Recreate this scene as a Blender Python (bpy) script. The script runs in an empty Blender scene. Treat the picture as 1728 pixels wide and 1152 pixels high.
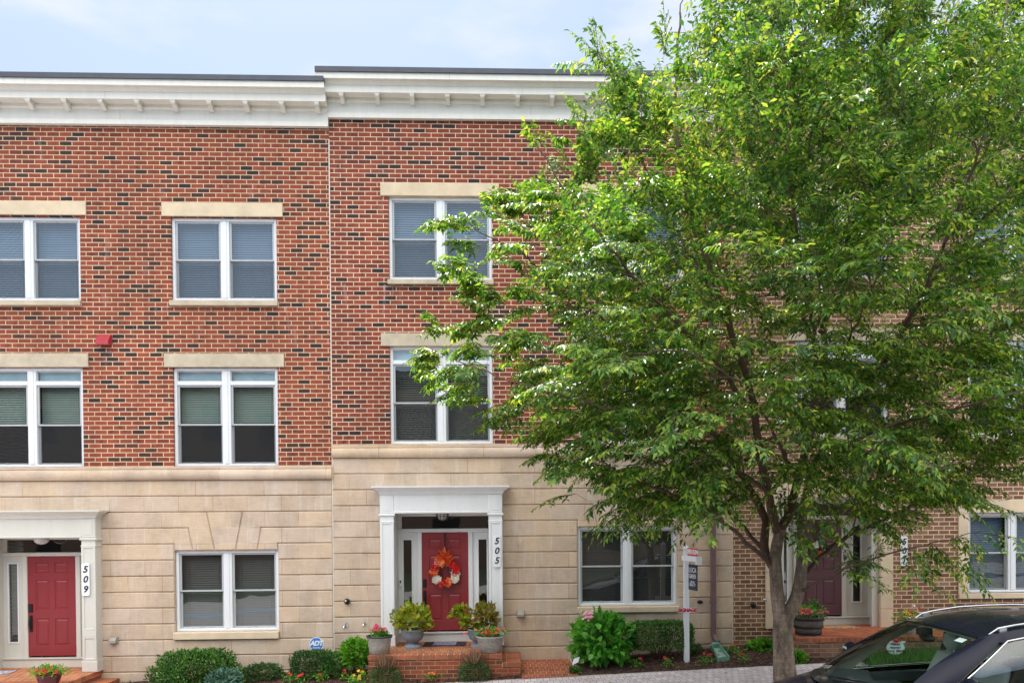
import bpy, bmesh, math, random
import numpy as np
from mathutils import Vector, Matrix
random.seed(7); rng = np.random.default_rng(7)
R = math.radians
scene = bpy.context.scene
COL = scene.collection

# ---------------------------------------------------------------- camera model (fitted to the photograph)
FPX, CX, CY = 1426.0, 901.3, 895.0
CAMY, CAMZ = -15.5, 2.58
def _basis():
    y, p, r = 3.93615424e-02, 1.28749521e-02, -7.24832325e-03
    cy, sy, cp, sp, cr, sr = math.cos(y), math.sin(y), math.cos(p), math.sin(p), math.cos(r), math.sin(r)
    fw = Vector((sy*cp, cy*cp, -sp)); rt = Vector((cy, -sy, 0)); up = rt.cross(fw)
    return rt*cr+up*sr, up*cr-rt*sr, fw
RT, UP, FW = _basis()
def W(u, v, y=0.0):
    """photo point (u,v) on the upright plane at depth y -> (x, z)"""
    D = FW*FPX+RT*(u-CX)-UP*(v-CY)
    D *= (y-CAMY)/D.y
    return D.x, D.z+CAMZ
def X(u, v=900, y=0.0): return W(u, v, y)[0]
def Z(v, u=845, y=0.0): return W(u, v, y)[1]
def G(u, v, z):
    D = FW*FPX+RT*(u-CX)-UP*(v-CY)
    D *= (z-CAMZ)/D.z
    return D.x, D.y+CAMY

# ---------------------------------------------------------------- materials
def lin(c):
    if isinstance(c, str):
        c = [int(c[i:i+2], 16)/255 for i in (0, 2, 4)]
        c = [x/12.92 if x <= .04045 else ((x+.055)/1.055)**2.4 for x in c]
    return (c[0], c[1], c[2], 1)
def newmat(name):
    m = bpy.data.materials.new(name); m.use_nodes = True
    nt = m.node_tree; b = nt.nodes['Principled BSDF']
    return m, nt, b
def N(nt, t, **k):
    n = nt.nodes.new(t)
    for a, v in k.items():
        if a.startswith('i_'): n.inputs[a[2:].replace('_', ' ')].default_value = v
        else: setattr(n, a, v)
    return n
def L(nt, a, b): nt.links.new(a, b)
def mixc(nt, fac, a, b, mode='MIX'):
    n = nt.nodes.new('ShaderNodeMix'); n.data_type = 'RGBA'; n.blend_type = mode
    for i, v in ((0, fac), (6, a), (7, b)):
        if hasattr(v, 'is_output'): nt.links.new(v, n.inputs[i])
        else: n.inputs[i].default_value = v
    return n.outputs[2]
def ramp(nt, fac, stops, interp='LINEAR'):
    n = nt.nodes.new('ShaderNodeValToRGB'); cr = n.color_ramp; cr.interpolation = interp
    while len(cr.elements) > 1: cr.elements.remove(cr.elements[-1])
    cr.elements[0].position = stops[0][0]; cr.elements[0].color = stops[0][1]
    for p, c in stops[1:]:
        e = cr.elements.new(p); e.color = c
    nt.links.new(fac, n.inputs[0]); return n.outputs[0]
def noise(nt, vec, scale, detail=4, rough=.6):
    n = N(nt, 'ShaderNodeTexNoise'); n.inputs['Scale'].default_value = scale
    n.inputs['Detail'].default_value = detail; n.inputs['Roughness'].default_value = rough
    if vec is not None: L(nt, vec, n.inputs['Vector'])
    return n.outputs['Fac']
def wpos(nt): return N(nt, 'ShaderNodeNewGeometry').outputs['Position']
def bump(nt, b, h, strength, dist=.01):
    n = N(nt, 'ShaderNodeBump'); n.inputs['Strength'].default_value = strength
    n.inputs['Distance'].default_value = dist
    L(nt, h, n.inputs['Height']); L(nt, n.outputs[0], b.inputs['Normal'])
def g(v): return (v, v, v, 1)

def simple(name, col, rough=.6, metal=0, var=.12, nscale=6, spec=.5, bumps=0, coat=0):
    m, nt, b = newmat(name)
    c = lin(col); f = noise(nt, wpos(nt), nscale, 5)
    lo = tuple(x*(1-var) for x in c[:3])+(1,); hi = tuple(min(1, x*(1+var)) for x in c[:3])+(1,)
    L(nt, ramp(nt, f, [(.3, lo), (.7, hi)]), b.inputs['Base Color'])
    b.inputs['Roughness'].default_value = rough; b.inputs['Metallic'].default_value = metal
    b.inputs['Specular IOR Level'].default_value = spec
    b.inputs['Coat Weight'].default_value = coat
    if bumps: bump(nt, b, noise(nt, wpos(nt), nscale*8, 4), bumps)
    return m
def swz(nt, order, loc=(0, 0, 0)):
    """position with its axes reordered, e.g. 'xz0' puts x,z in the texture plane"""
    s = N(nt, 'ShaderNodeSeparateXYZ'); L(nt, wpos(nt), s.inputs[0])
    c = N(nt, 'ShaderNodeCombineXYZ')
    for i, ch in enumerate(order):
        if ch != '0': L(nt, s.outputs['xyz'.index(ch)], c.inputs[i])
    a = N(nt, 'ShaderNodeVectorMath', operation='ADD'); L(nt, c.outputs[0], a.inputs[0]); a.inputs[1].default_value = loc
    return a.outputs[0]
def bricktex(nt, vec, bw, rh, ms, offset=.5, smooth=.15):
    n = N(nt, 'ShaderNodeTexBrick'); n.offset = offset; n.squash = 1
    L(nt, vec, n.inputs['Vector'])
    n.inputs['Color1'].default_value = g(0); n.inputs['Color2'].default_value = g(1); n.inputs['Mortar'].default_value = g(.5)
    n.inputs['Scale'].default_value = 1; n.inputs['Mortar Size'].default_value = ms
    n.inputs['Mortar Smooth'].default_value = smooth; n.inputs['Brick Width'].default_value = bw
    n.inputs['Row Height'].default_value = rh; n.inputs['Bias'].default_value = 0
    return n.outputs['Color'], n.outputs['Fac']
def brickmat(name, stops, mortar, bw, rh, ms, loc=(0, 0, 0), order='xz0', halfdark=None, grime=.25, warp=.0035, efflo=0, band=None):
    m, nt, b = newmat(name)
    v = swz(nt, order, loc)
    nz = N(nt, 'ShaderNodeTexNoise'); nz.inputs['Scale'].default_value = 9; L(nt, wpos(nt), nz.inputs['Vector'])
    sc = N(nt, 'ShaderNodeVectorMath', operation='SCALE'); sc.inputs['Scale'].default_value = warp*2
    sb = N(nt, 'ShaderNodeVectorMath', operation='SUBTRACT'); sb.inputs[1].default_value = (.5, .5, .5)
    L(nt, nz.outputs['Color'], sb.inputs[0]); L(nt, sb.outputs[0], sc.inputs[0])
    ad = N(nt, 'ShaderNodeVectorMath', operation='ADD'); L(nt, v, ad.inputs[0]); L(nt, sc.outputs[0], ad.inputs[1])
    tint, fac = bricktex(nt, ad.outputs[0], bw, rh, ms)
    # slow drift so that dark bricks come in loose groups
    drift = noise(nt, wpos(nt), .9, 2)
    a1 = N(nt, 'ShaderNodeMath', operation='MULTIPLY_ADD'); L(nt, drift, a1.inputs[0]); a1.inputs[1].default_value = .30; 
    L(nt, tint, a1.inputs[2]); 
    a2 = N(nt, 'ShaderNodeMath', operation='SUBTRACT'); L(nt, a1.outputs[0], a2.inputs[0]); a2.inputs[1].default_value = .15
    col = ramp(nt, a2.outputs[0], stops, 'LINEAR')
    if halfdark:
        f = noise(nt, wpos(nt), 5.5, 2, .5)
        k = ramp(nt, f, [(.60, g(0)), (.68, g(1))])
        mm = N(nt, 'ShaderNodeMath', operation='MULTIPLY'); L(nt, k, mm.inputs[0]); mm.inputs[1].default_value = .55
        col = mixc(nt, mm.outputs[0], col, lin(halfdark))
    fine = noise(nt, wpos(nt), 60, 4, .7)
    col = mixc(nt, .55, col, ramp(nt, fine, [(.25, g(.55)), (.75, g(1.35))]), 'MULTIPLY')
    mo = mixc(nt, noise(nt, wpos(nt), 3, 4), lin(mortar[0]), lin(mortar[1]))
    col = mixc(nt, fac, col, mo)
    if efflo:
        st = N(nt, 'ShaderNodeMapping'); st.inputs['Scale'].default_value = (3, 3, .8); L(nt, wpos(nt), st.inputs[0])
        ef = ramp(nt, noise(nt, st.outputs[0], 1.3, 4, .7), [(.60, g(0)), (.78, g(efflo))])
        col = mixc(nt, ef, col, lin('cdb8b0'))
    if band:
        s3 = N(nt, 'ShaderNodeSeparateXYZ'); L(nt, wpos(nt), s3.inputs[0])
        up_ = N(nt, 'ShaderNodeMapRange'); up_.inputs[1].default_value = band-.75; up_.inputs[2].default_value = band-.1; L(nt, s3.outputs['Z'], up_.inputs[0])
        cut = N(nt, 'ShaderNodeMath', operation='LESS_THAN'); L(nt, s3.outputs['Z'], cut.inputs[0]); cut.inputs[1].default_value = band
        sv = N(nt, 'ShaderNodeMapping'); sv.inputs['Scale'].default_value = (7, 1, .5); sv.inputs['Location'].default_value = (2.3, 0, 0); L(nt, wpos(nt), sv.inputs[0])
        sn = ramp(nt, noise(nt, sv.outputs[0], 1.0, 4, .7), [(.60, g(0)), (.72, g(.7))])
        k1 = N(nt, 'ShaderNodeMath', operation='MULTIPLY'); L(nt, up_.outputs[0], k1.inputs[0]); L(nt, cut.outputs[0], k1.inputs[1])
        k2 = N(nt, 'ShaderNodeMath', operation='MULTIPLY'); L(nt, k1.outputs[0], k2.inputs[0]); L(nt, sn, k2.inputs[1])
        col = mixc(nt, k2.outputs[0], col, lin('c4b0ac'))
    sm = N(nt, 'ShaderNodeMapping'); sm.inputs['Scale'].default_value = (4.5, 4.5, .45); L(nt, wpos(nt), sm.inputs[0])
    col = mixc(nt, 1, col, ramp(nt, noise(nt, sm.outputs[0], 1.2, 5, .65), [(.32, g(.80)), (.5, g(1)), (.72, g(1.10))]), 'MULTIPLY')
    big = noise(nt, wpos(nt), .55, 4, .6)
    col = mixc(nt, 1, col, ramp(nt, big, [(.3, g(1-grime)), (.7, g(1.08))]), 'MULTIPLY')
    L(nt, col, b.inputs['Base Color']); b.inputs['Roughness'].default_value = .85
    inv = N(nt, 'ShaderNodeMath', operation='SUBTRACT'); inv.inputs[0].default_value = 1; L(nt, fac, inv.inputs[1])
    h = N(nt, 'ShaderNodeMath', operation='MULTIPLY_ADD'); L(nt, fine, h.inputs[0]); h.inputs[1].default_value = .35; L(nt, inv.outputs[0], h.inputs[2])
    bump(nt, b, h.outputs[0], .7, .007)
    return m
def stonemat(name, bw, rh, loc, joint='9c7a4c', base=('d2bda8', 'c4ae98'), pale='dcd2cc', blotch=.5, ms=.0055):
    m, nt, b = newmat(name)
    v = swz(nt, 'xz0', loc)
    tint, fac = bricktex(nt, v, bw, rh, ms)
    col = ramp(nt, tint, [(0, lin(base[0])), (.5, lin(base[1])), (1, lin('d2b99c'))])
    st = N(nt, 'ShaderNodeMapping'); st.inputs['Scale'].default_value = (6, 6, .7); L(nt, wpos(nt), st.inputs[0])
    streak = noise(nt, st.outputs[0], 1.6, 5, .7)
    col = mixc(nt, ramp(nt, streak, [(.52, g(0)), (.75, g(blotch))]), col, lin(pale))
    cl = noise(nt, wpos(nt), 2.2, 6, .7)
    col = mixc(nt, 1, col, ramp(nt, cl, [(.3, g(.80)), (.5, g(1)), (.7, g(1.1))]), 'MULTIPLY')
    st2 = N(nt, 'ShaderNodeMapping'); st2.inputs['Scale'].default_value = (1, 1, 9); L(nt, wpos(nt), st2.inputs[0])
    hair = noise(nt, st2.outputs[0], 5, 5, .7)
    col = mixc(nt, .5, col, ramp(nt, hair, [(.35, g(.86)), (.65, g(1.08))]), 'MULTIPLY')
    fn = noise(nt, wpos(nt), 110, 3, .7)
    col = mixc(nt, .5, col, ramp(nt, fn, [(.3, g(.82)), (.7, g(1.12))]), 'MULTIPLY')
    jc = mixc(nt, ramp(nt, noise(nt, wpos(nt), 1.1, 2), [(.45, g(0)), (.6, g(1))]), lin(joint), lin('ddd0bc'))
    jv = N(nt, 'ShaderNodeMath', operation='MULTIPLY'); L(nt, fac, jv.inputs[0]); jv.inputs[1].default_value = .7
    col = mixc(nt, jv.outputs[0], col, jc)
    L(nt, col, b.inputs['Base Color']); b.inputs['Roughness'].default_value = .9
    bump(nt, b, fn, .35, .004)
    return m
def whitemat(name, col, dirt=.12, rough=.45):
    m, nt, b = newmat(name)
    c = lin(col)
    st = N(nt, 'ShaderNodeMapping'); st.inputs['Scale'].default_value = (5, 5, .6); L(nt, wpos(nt), st.inputs[0])
    s1 = noise(nt, st.outputs[0], 1.5, 5, .7)
    col = mixc(nt, 1, c, ramp(nt, s1, [(.35, g(1-dirt)), (.6, g(1.02))]), 'MULTIPLY')
    L(nt, col, b.inputs['Base Color']); b.inputs['Roughness'].default_value = rough
    bump(nt, b, noise(nt, wpos(nt), 40, 3), .08, .004)
    return m
def glassmat(name, tint=(.80, .85, .86), refl=1.0, wav=.02, base=.085):
    m, nt, b = newmat(name); nt.nodes.remove(b)
    out = nt.nodes['Material Output']
    t = N(nt, 'ShaderNodeBsdfTransparent'); t.inputs[0].default_value = (*tint, 1)
    gl = N(nt, 'ShaderNodeBsdfGlossy'); gl.inputs['Roughness'].default_value = .01; gl.inputs[0].default_value = g(refl)
    fr = N(nt, 'ShaderNodeLayerWeight'); fr.inputs[0].default_value = .5
    pw = N(nt, 'ShaderNodeMath', operation='POWER'); L(nt, fr.outputs['Facing'], pw.inputs[0]); pw.inputs[1].default_value = 5
    ad = N(nt, 'ShaderNodeMath', operation='MULTIPLY_ADD', use_clamp=True); L(nt, pw.outputs[0], ad.inputs[0]); ad.inputs[1].default_value = .9; ad.inputs[2].default_value = .04+base
    mx = N(nt, 'ShaderNodeMixShader'); L(nt, ad.outputs[0], mx.inputs[0]); L(nt, t.outputs[0], mx.inputs[1]); L(nt, gl.outputs[0], mx.inputs[2])
    if wav:
        bp = N(nt, 'ShaderNodeBump'); bp.inputs['Strength'].default_value = wav; bp.inputs['Distance'].default_value = .08
        L(nt, noise(nt, wpos(nt), 2.2, 1), bp.inputs['Height']); L(nt, bp.outputs[0], gl.inputs['Normal']); L(nt, bp.outputs[0], fr.inputs['Normal'])
    L(nt, mx.outputs[0], out.inputs[0])
    return m
def screenmat(name):
    m, nt, b = newmat(name); out = nt.nodes['Material Output']
    b.inputs['Base Color'].default_value = (.045, .05, .055, 1); b.inputs['Roughness'].default_value = .6
    t = N(nt, 'ShaderNodeBsdfTransparent')
    mx = N(nt, 'ShaderNodeMixShader'); mx.inputs[0].default_value = .28
    L(nt, t.outputs[0], mx.inputs[1]); L(nt, b.outputs[0], mx.inputs[2]); L(nt, mx.outputs[0], out.inputs[0])
    return m
def leafmat(name, stops, trans=.35, rough=.42, clump=1.2, spec=.5, tcol=1.5):
    m, nt, b = newmat(name); out = nt.nodes['Material Output']
    geo = N(nt, 'ShaderNodeNewGeometry')
    cl = noise(nt, geo.outputs['Position'], clump, 2)
    a = N(nt, 'ShaderNodeMath', operation='MULTIPLY_ADD'); L(nt, cl, a.inputs[0]); a.inputs[1].default_value = .7; L(nt, geo.outputs['Random Per Island'], a.inputs[2])
    s = N(nt, 'ShaderNodeMath', operation='MULTIPLY_ADD'); L(nt, a.outputs[0], s.inputs[0]); s.inputs[1].default_value = .77; s.inputs[2].default_value = -.15
    c = ramp(nt, s.outputs[0], stops)
    L(nt, c, b.inputs['Base Color']); b.inputs['Roughness'].default_value = rough; b.inputs['Specular IOR Level'].default_value = spec
    tr = N(nt, 'ShaderNodeBsdfTranslucent')
    tc = mixc(nt, 1, c, (tcol*1.12, tcol*1.0, tcol*.60, 1), 'MULTIPLY'); L(nt, tc, tr.inputs[0])
    mx = N(nt, 'ShaderNodeMixShader'); mx.inputs[0].default_value = trans
    L(nt, b.outputs[0], mx.inputs[1]); L(nt, tr.outputs[0], mx.inputs[2]); L(nt, mx.outputs[0], out.inputs[0])
    return m

# ---------------------------------------------------------------- mesh building
OFF = {}
class MB:
    def __init__(s): s.v = []; s.f = []; s.sm = []
    def add(s, vs, fs, smooth=False):
        o = len(s.v); s.v += [tuple(p) for p in vs]
        for f in fs: s.f.append(tuple(i+o for i in f)); s.sm.append(smooth)
        return s
    def box(s, x0, x1, y0, y1, z0, z1):
        if x0 > x1: x0, x1 = x1, x0
        if y0 > y1: y0, y1 = y1, y0
        if z0 > z1: z0, z1 = z1, z0
        s.add([(x0, y0, z0), (x1, y0, z0), (x1, y1, z0), (x0, y1, z0), (x0, y0, z1), (x1, y0, z1), (x1, y1, z1), (x0, y1, z1)],
              [(3, 2, 1, 0), (4, 5, 6, 7), (0, 1, 5, 4), (1, 2, 6, 5), (2, 3, 7, 6), (3, 0, 4, 7)]); return s
    def bbox(s, x0, x1, y0, y1, z0, z1, b=.008):
        """box with chamfered front (-y) edges"""
        b = min(b, (x1-x0)*.4, (z1-z0)*.4, (y1-y0)*.6)
        fr = [(x0+b, y0, z0+b), (x1-b, y0, z0+b), (x1-b, y0, z1-b), (x0+b, y0, z1-b)]
        md = [(x0, y0+b, z0), (x1, y0+b, z0), (x1, y0+b, z1), (x0, y0+b, z1)]
        bk = [(x0, y1, z0), (x1, y1, z0), (x1, y1, z1), (x0, y1, z1)]
        fs = [(0, 1, 2, 3), (11, 10, 9, 8)]
        for i in range(4):
            j = (i+1) % 4
            fs.append((j, i, 4+i, 4+j)); fs.append((4+j, 4+i, 8+i, 8+j))
        s.add(fr+md+bk, fs); return s
    def prism(s, pts, y0, y1):
        """2D outline in x,z (counter-clockwise seen from -y) extruded in y"""
        n = len(pts)
        s.add([(x, y0, z) for x, z in pts]+[(x, y1, z) for x, z in pts],
              [tuple(range(n)), tuple(range(2*n-1, n-1, -1))]+[((i+1) % n, i, n+i, n+(i+1) % n) for i in range(n)]); return s
    def slab(s, pts, yf, yb, ins=.008, bev=.011):
        """stone block face: outline, inset for the joint, chamfered to the front"""
        a = offs(pts, ins); c = offs(pts, ins+bev); n = len(pts)
        s.add([(x, yf, z) for x, z in c]+[(x, yf+bev, z) for x, z in a]+[(x, yb, z) for x, z in a],
              [tuple(range(n))]+[((i+1) % n, i, n+i, n+(i+1) % n) for i in range(n)]+[(n+(i+1) % n, n+i, 2*n+i, 2*n+(i+1) % n) for i in range(n)]); return s
    def xprof(s, prof, x0, x1, close=True, smooth=False):
        """profile [(y,z)] swept along x"""
        n = len(prof)
        vs = [(x0, y, z) for y, z in prof]+[(x1, y, z) for y, z in prof]
        fs = [(i, (i+1) % n, n+(i+1) % n, n+i) for i in range(n)]
        s.add(vs, fs, smooth)
        s.add(vs, [tuple(range(n-1, -1, -1)), tuple(range(n, 2*n))]); return s
    def lathe(s, prof, cx, cy, cz=0, n=24, smooth=True, cap=True):
        m = len(prof); vs = []
        for r, z in prof:
            for k in range(n):
                a = 2*math.pi*k/n; vs.append((cx+r*math.cos(a), cy+r*math.sin(a), cz+z))
        fs = [(i*n+k, i*n+(k+1) % n, (i+1)*n+(k+1) % n, (i+1)*n+k) for i in range(m-1) for k in range(n)]
        s.add(vs, fs, smooth)
        if cap: s.add([(cx+prof[0][0]*math.cos(2*math.pi*k/n), cy+prof[0][0]*math.sin(2*math.pi*k/n), cz+prof[0][1]) for k in range(n)], [tuple(range(n-1, -1, -1))])
        if cap: s.add([(cx+prof[-1][0]*math.cos(2*math.pi*k/n), cy+prof[-1][0]*math.sin(2*math.pi*k/n), cz+prof[-1][1]) for k in range(n)], [tuple(range(n))])
        return s
    def tube(s, pts, rad, n=6, smooth=True, capend=True):
        pts = [Vector(p) for p in pts]; m = len(pts)
        if not hasattr(rad, '__len__'): rad = [rad]*m
        vs = []; prev = None
        for i, p in enumerate(pts):
            t = (pts[min(i+1, m-1)]-pts[max(i-1, 0)])
            if t.length < 1e-9: t = Vector((0, 0, 1))
            t.normalize()
            if prev is None:
                a = Vector((1, 0, 0)) if abs(t.x) < .8 else Vector((0, 1, 0)); u = t.cross(a).normalized()
            else: u = (prev-t*prev.dot(t))
            if u.length < 1e-6: u = t.orthogonal()
            u.normalize(); prev = u; w = t.cross(u)
            for k in range(n):
                a = 2*math.pi*k/n; vs.append(p+(u*math.cos(a)+w*math.sin(a))*rad[i])
        fs = [(i*n+k, i*n+(k+1) % n, (i+1)*n+(k+1) % n, (i+1)*n+k) for i in range(m-1) for k in range(n)]
        s.add(vs, fs, smooth)
        if capend: s.add(vs[:n], [tuple(range(n-1, -1, -1))]); s.add(vs[-n:], [tuple(range(n))])
        return s
    def sphere(s, c, r, n=10, m=7, sx=1, sy=1, sz=1):
        vs = []; 
        for i in range(m+1):
            th = math.pi*i/m
            for k in range(n):
                a = 2*math.pi*k/n
                vs.append((c[0]+r*sx*math.sin(th)*math.cos(a), c[1]+r*sy*math.sin(th)*math.sin(a), c[2]+r*sz*math.cos(th)))
        fs = [((i+1)*n+k, (i+1)*n+(k+1) % n, i*n+(k+1) % n, i*n+k) for i in range(m) for k in range(n)]
        s.add(vs, fs, True); return s
    def patch(s, fn, nu, nv, smooth=True, flip=False):
        vs = [fn(i/nu, j/nv) for i in range(nu+1) for j in range(nv+1)]
        fs = []
        for i in range(nu):
            for j in range(nv):
                q = (i*(nv+1)+j, (i+1)*(nv+1)+j, (i+1)*(nv+1)+j+1, i*(nv+1)+j+1)
                fs.append(q[::-1] if flip else q)
        s.add(vs, fs, smooth); return s
    def grid_wall(s, x0, x1, z0, z1, y, holes, reveal=.12):
        """upright sheet with rectangular holes and their reveals"""
        xs = sorted({x0, x1, *[min(max(h[i], x0), x1) for h in holes for i in (0, 1)]})
        zs = sorted({z0, z1, *[min(max(h[i], z0), z1) for h in holes for i in (2, 3)]})
        for a, b in zip(xs, xs[1:]):
            for c, d in zip(zs, zs[1:]):
                mx, mz = (a+b)/2, (c+d)/2
                if any(h[0] < mx < h[1] and h[2] < mz < h[3] for h in holes): continue
                s.add([(a, y, c), (b, y, c), (b, y, d), (a, y, d)], [(0, 1, 2, 3)])
        for h in holes:
            a, b, c, d = h[:4]; rv = h[4] if len(h) > 4 else reveal
            s.add([(a, y, c), (a, y, d), (a, y+rv, d), (a, y+rv, c)], [(0, 1, 2, 3)])
            s.add([(b, y, c), (b, y, d), (b, y+rv, d), (b, y+rv, c)], [(3, 2, 1, 0)])
            s.add([(a, y, d), (b, y, d), (b, y+rv, d), (a, y+rv, d)], [(0, 1, 2, 3)])
            s.add([(a, y, c), (b, y, c), (b, y+rv, c), (a, y+rv, c)], [(3, 2, 1, 0)])
        return s
    def build(s, name, mat, parent=None, local=False):
        me = bpy.data.meshes.new(name)
        o = bpy.data.objects.new(name, me)
        off = Vector((0, 0, 0)) if (local or parent is None) else OFF.get(parent, Vector((0, 0, 0)))
        me.from_pydata([(p[0]-off.x, p[1]-off.y, p[2]-off.z) for p in s.v], [], s.f)
        me.polygons.foreach_set('use_smooth', s.sm)
        me.materials.append(mat); me.update()
        COL.objects.link(o)
        if parent is not None: o.parent = parent; OFF[o] = OFF.get(parent, Vector((0, 0, 0)))
        return o
def offs(pts, d):
    n = len(pts); out = []
    for i in range(n):
        p0, p1, p2 = pts[i-1], pts[i], pts[(i+1) % n]
        a = Vector((p1[0]-p0[0], p1[1]-p0[1])).normalized(); b = Vector((p2[0]-p1[0], p2[1]-p1[1])).normalized()
        na = Vector((-a.y, a.x)); nb = Vector((-b.y, b.x)); m = na+nb
        k = d/max(.25, (1+na.dot(nb)))
        out.append((p1[0]+m.x*k, p1[1]+m.y*k))
    return out
def thing(name, label, cat, loc=(0, 0, 0), rz=0, group=None):
    o = bpy.data.objects.new(name, None); COL.objects.link(o); o.empty_display_size = .2
    o.location = loc; o.rotation_euler = (0, 0, rz)
    o['label'] = label; o['category'] = cat
    if group: o['group'] = group
    OFF[o] = Vector(loc); return o
def tag(o, label=None, cat=None, group=None, kind=None):
    for k, v in (('label', label), ('category', cat), ('group', group), ('kind', kind)):
        if v: o[k] = v
    return o
def text_mb(body, size, x, y, z, shear=0, bold=0, depth=.003, rot=None, spacing=1):
    """letters standing in the x,z plane facing -y, centred on x, z"""
    cu = bpy.data.curves.new('t', 'FONT'); cu.body = body; cu.size = size; cu.shear = shear; cu.offset = bold
    cu.extrude = depth; cu.align_x = 'CENTER'; cu.align_y = 'CENTER'; cu.space_character = spacing; cu.resolution_u = 3
    o = bpy.data.objects.new('t', cu); COL.objects.link(o)
    bpy.context.view_layer.update()
    dg = bpy.context.evaluated_depsgraph_get(); me = bpy.data.meshes.new_from_object(o.evaluated_get(dg))
    mb = MB(); M = Matrix.Translation((x, y, z)) @ (rot or Matrix()) @ Matrix.Rotation(math.pi/2, 4, 'X')
    mb.add([M @ v.co for v in me.vertices], [tuple(p.vertices) for p in me.polygons])
    bpy.data.objects.remove(o); bpy.data.curves.remove(cu); bpy.data.meshes.remove(me)
    return mb

# ---------------------------------------------------------------- leaves (numpy, thousands at a time)
def nrm(a): return a/np.maximum(np.linalg.norm(a, axis=1, keepdims=True), 1e-9)
LEAFV = {  # (along, across, lift)
 'ovate': ([(0, 0, 0), (.34, -.5, .06), (.72, -.30, .02), (1, 0, -.10), (.72, .30, .02), (.34, .5, .06), (.5, 0, -.05)],
           [(0, 6, 1), (1, 6, 2), (2, 6, 3), (3, 6, 4), (4, 6, 5), (5, 6, 0)]),
 'kite': ([(0, 0, 0), (.42, -.5, .07), (1, 0, -.08), (.42, .5, .07)], [(0, 2, 1), (0, 3, 2)]),
 'blade': ([(0, -.5, 0), (0, .5, 0), (.5, .42, .03), (.5, -.42, .03), (1, 0, -.12)], [(0, 1, 2, 3), (3, 2, 4)]),
}
def leaf_arrays(P, D, U, Ln, Wd, shape='kite'):
    D = nrm(D); S = nrm(np.cross(D, U)); U2 = np.cross(S, D)
    tv, tf = LEAFV[shape]
    V = np.stack([P+D*(a*Ln)[:, None]+S*(c*Wd)[:, None]+U2*(l*Ln)[:, None] for a, c, l in tv], axis=1)
    return V, tf
def leaf_obj(name, sets, mat, parent=None):
    """sets: list of (V[n,k,3], faces)"""
    verts = []; loops = []; starts = []; tot = []; o = 0; ls = 0
    for V, tf in sets:
        n, k = V.shape[:2]; verts.append(V.reshape(-1, 3))
        base = o+np.arange(n)[:, None]*k
        for f in tf: pass
        fl = [base+np.array(f)[None, :] for f in tf]
        row = np.concatenate(fl, axis=1)
        loops.append(row.reshape(-1)); lens = np.array([len(f) for f in tf]); tot.append(np.tile(lens, n)); o += n*k
    verts = np.concatenate(verts); loops = np.concatenate(loops); tot = np.concatenate(tot)
    starts = np.concatenate([[0], np.cumsum(tot)[:-1]])
    off = OFF.get(parent, Vector((0, 0, 0))) if parent is not None else Vector((0, 0, 0))
    verts = verts-np.array(off)[None, :]
    me = bpy.data.meshes.new(name)
    me.vertices.add(len(verts)); me.vertices.foreach_set('co', verts.astype(np.float32).reshape(-1))
    me.loops.add(len(loops)); me.loops.foreach_set('vertex_index', loops.astype(np.int32))
    me.polygons.add(len(tot)); me.polygons.foreach_set('loop_start', starts.astype(np.int32))
    me.polygons.foreach_set('loop_total', tot.astype(np.int32))
    me.update(calc_edges=True); me.materials.append(mat)
    ob = bpy.data.objects.new(name, me); COL.objects.link(ob)
    if parent is not None: ob.parent = parent; OFF[ob] = off
    return ob
# ---------------------------------------------------------------- shared materials
M = {}
XJ, XJ2 = X(562), 4.285           # party-wall joints 509|505 and 505|501
RED = [(0, lin('8b412d')), (.42, lin('9b4a34')), (.70, lin('803a29')), (.76, lin('7c3a2e')), (.85, lin('4a2e2a')), (1, lin('30242a'))]
M['brick9'] = brickmat('red_brick', RED, ('e8cea8', 'd6b68e'), .2195, .0817, .0074, (.03, Z(812, 20)*0, 0), halfdark='3a2420', efflo=.35, band=Z(514, 300))
M['brick5'] = brickmat('red_brick_middle', [(p, (c[0]*.92, c[1]*.9, c[2]*.95, 1)) for p, c in RED], ('f0d8b8', 'dcb894'), .2195, .0817, .0072, (.11, .03, 0), halfdark='36231f', efflo=.15, band=Z(480, 740))
BRN = [(0, lin('a07c68')), (.4, lin('88644e')), (.75, lin('765442')), (1, lin('947262'))]
M['brick1'] = brickmat('brown_brick', BRN, ('f2d4ac', 'dcb88e'), .205, .081, .0088, (.05, .02, 0), grime=.2)
M['stoopb'] = brickmat('stoop_brick', [(0, lin('a3543a')), (.5, lin('8a4a34')), (.8, lin('6b4a36')), (1, lin('7a3a2a'))], ('c9a57c', 'b08a64'), .205, .07, .005)
M['stoopt'] = brickmat('stoop_top_brick', [(0, lin('c47e55')), (.5, lin('b5714c')), (.8, lin('a2684a')), (1, lin('bd6240'))], ('e2c29c', 'd2a880'), .1016, .2, .0042, order='xy0', warp=.003)
M['stoop1'] = brickmat('stoop_top_brick_orange', [(0, lin('c0683f')), (.6, lin('ad5a38')), (1, lin('96513a'))], ('c98a60', 'b87f58'), .1016, .2, .003, order='xy0')
M['stoop1f'] = brickmat('stoop_side_brick_brown', BRN, ('cba27a', 'a98560'), .205, .073, .006, (.02, .04, 0))
M['path'] = brickmat('brick_path', [(0, lin('b06545')), (.5, lin('a55a3e')), (1, lin('8e4f3a'))], ('e0bd94', 'c98f66'), .1016, .2, .004, order='xy0')
M['paver'] = brickmat('concrete_pavers', [(0, lin('dccfd0')), (.5, lin('cabec0')), (1, lin('e4d8d6'))], ('5a5052', '6f6466'), .105, .21, .0036, order='xy0', grime=.15, warp=.001)
M['white'] = whitemat('white_trim', 'd9d8d2')
M['white5'] = whitemat('white_portico_paint', 'e4e5e4', .04)
M['cream'] = whitemat('cream_door_surround', 'd2d0c6', .04)
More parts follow.
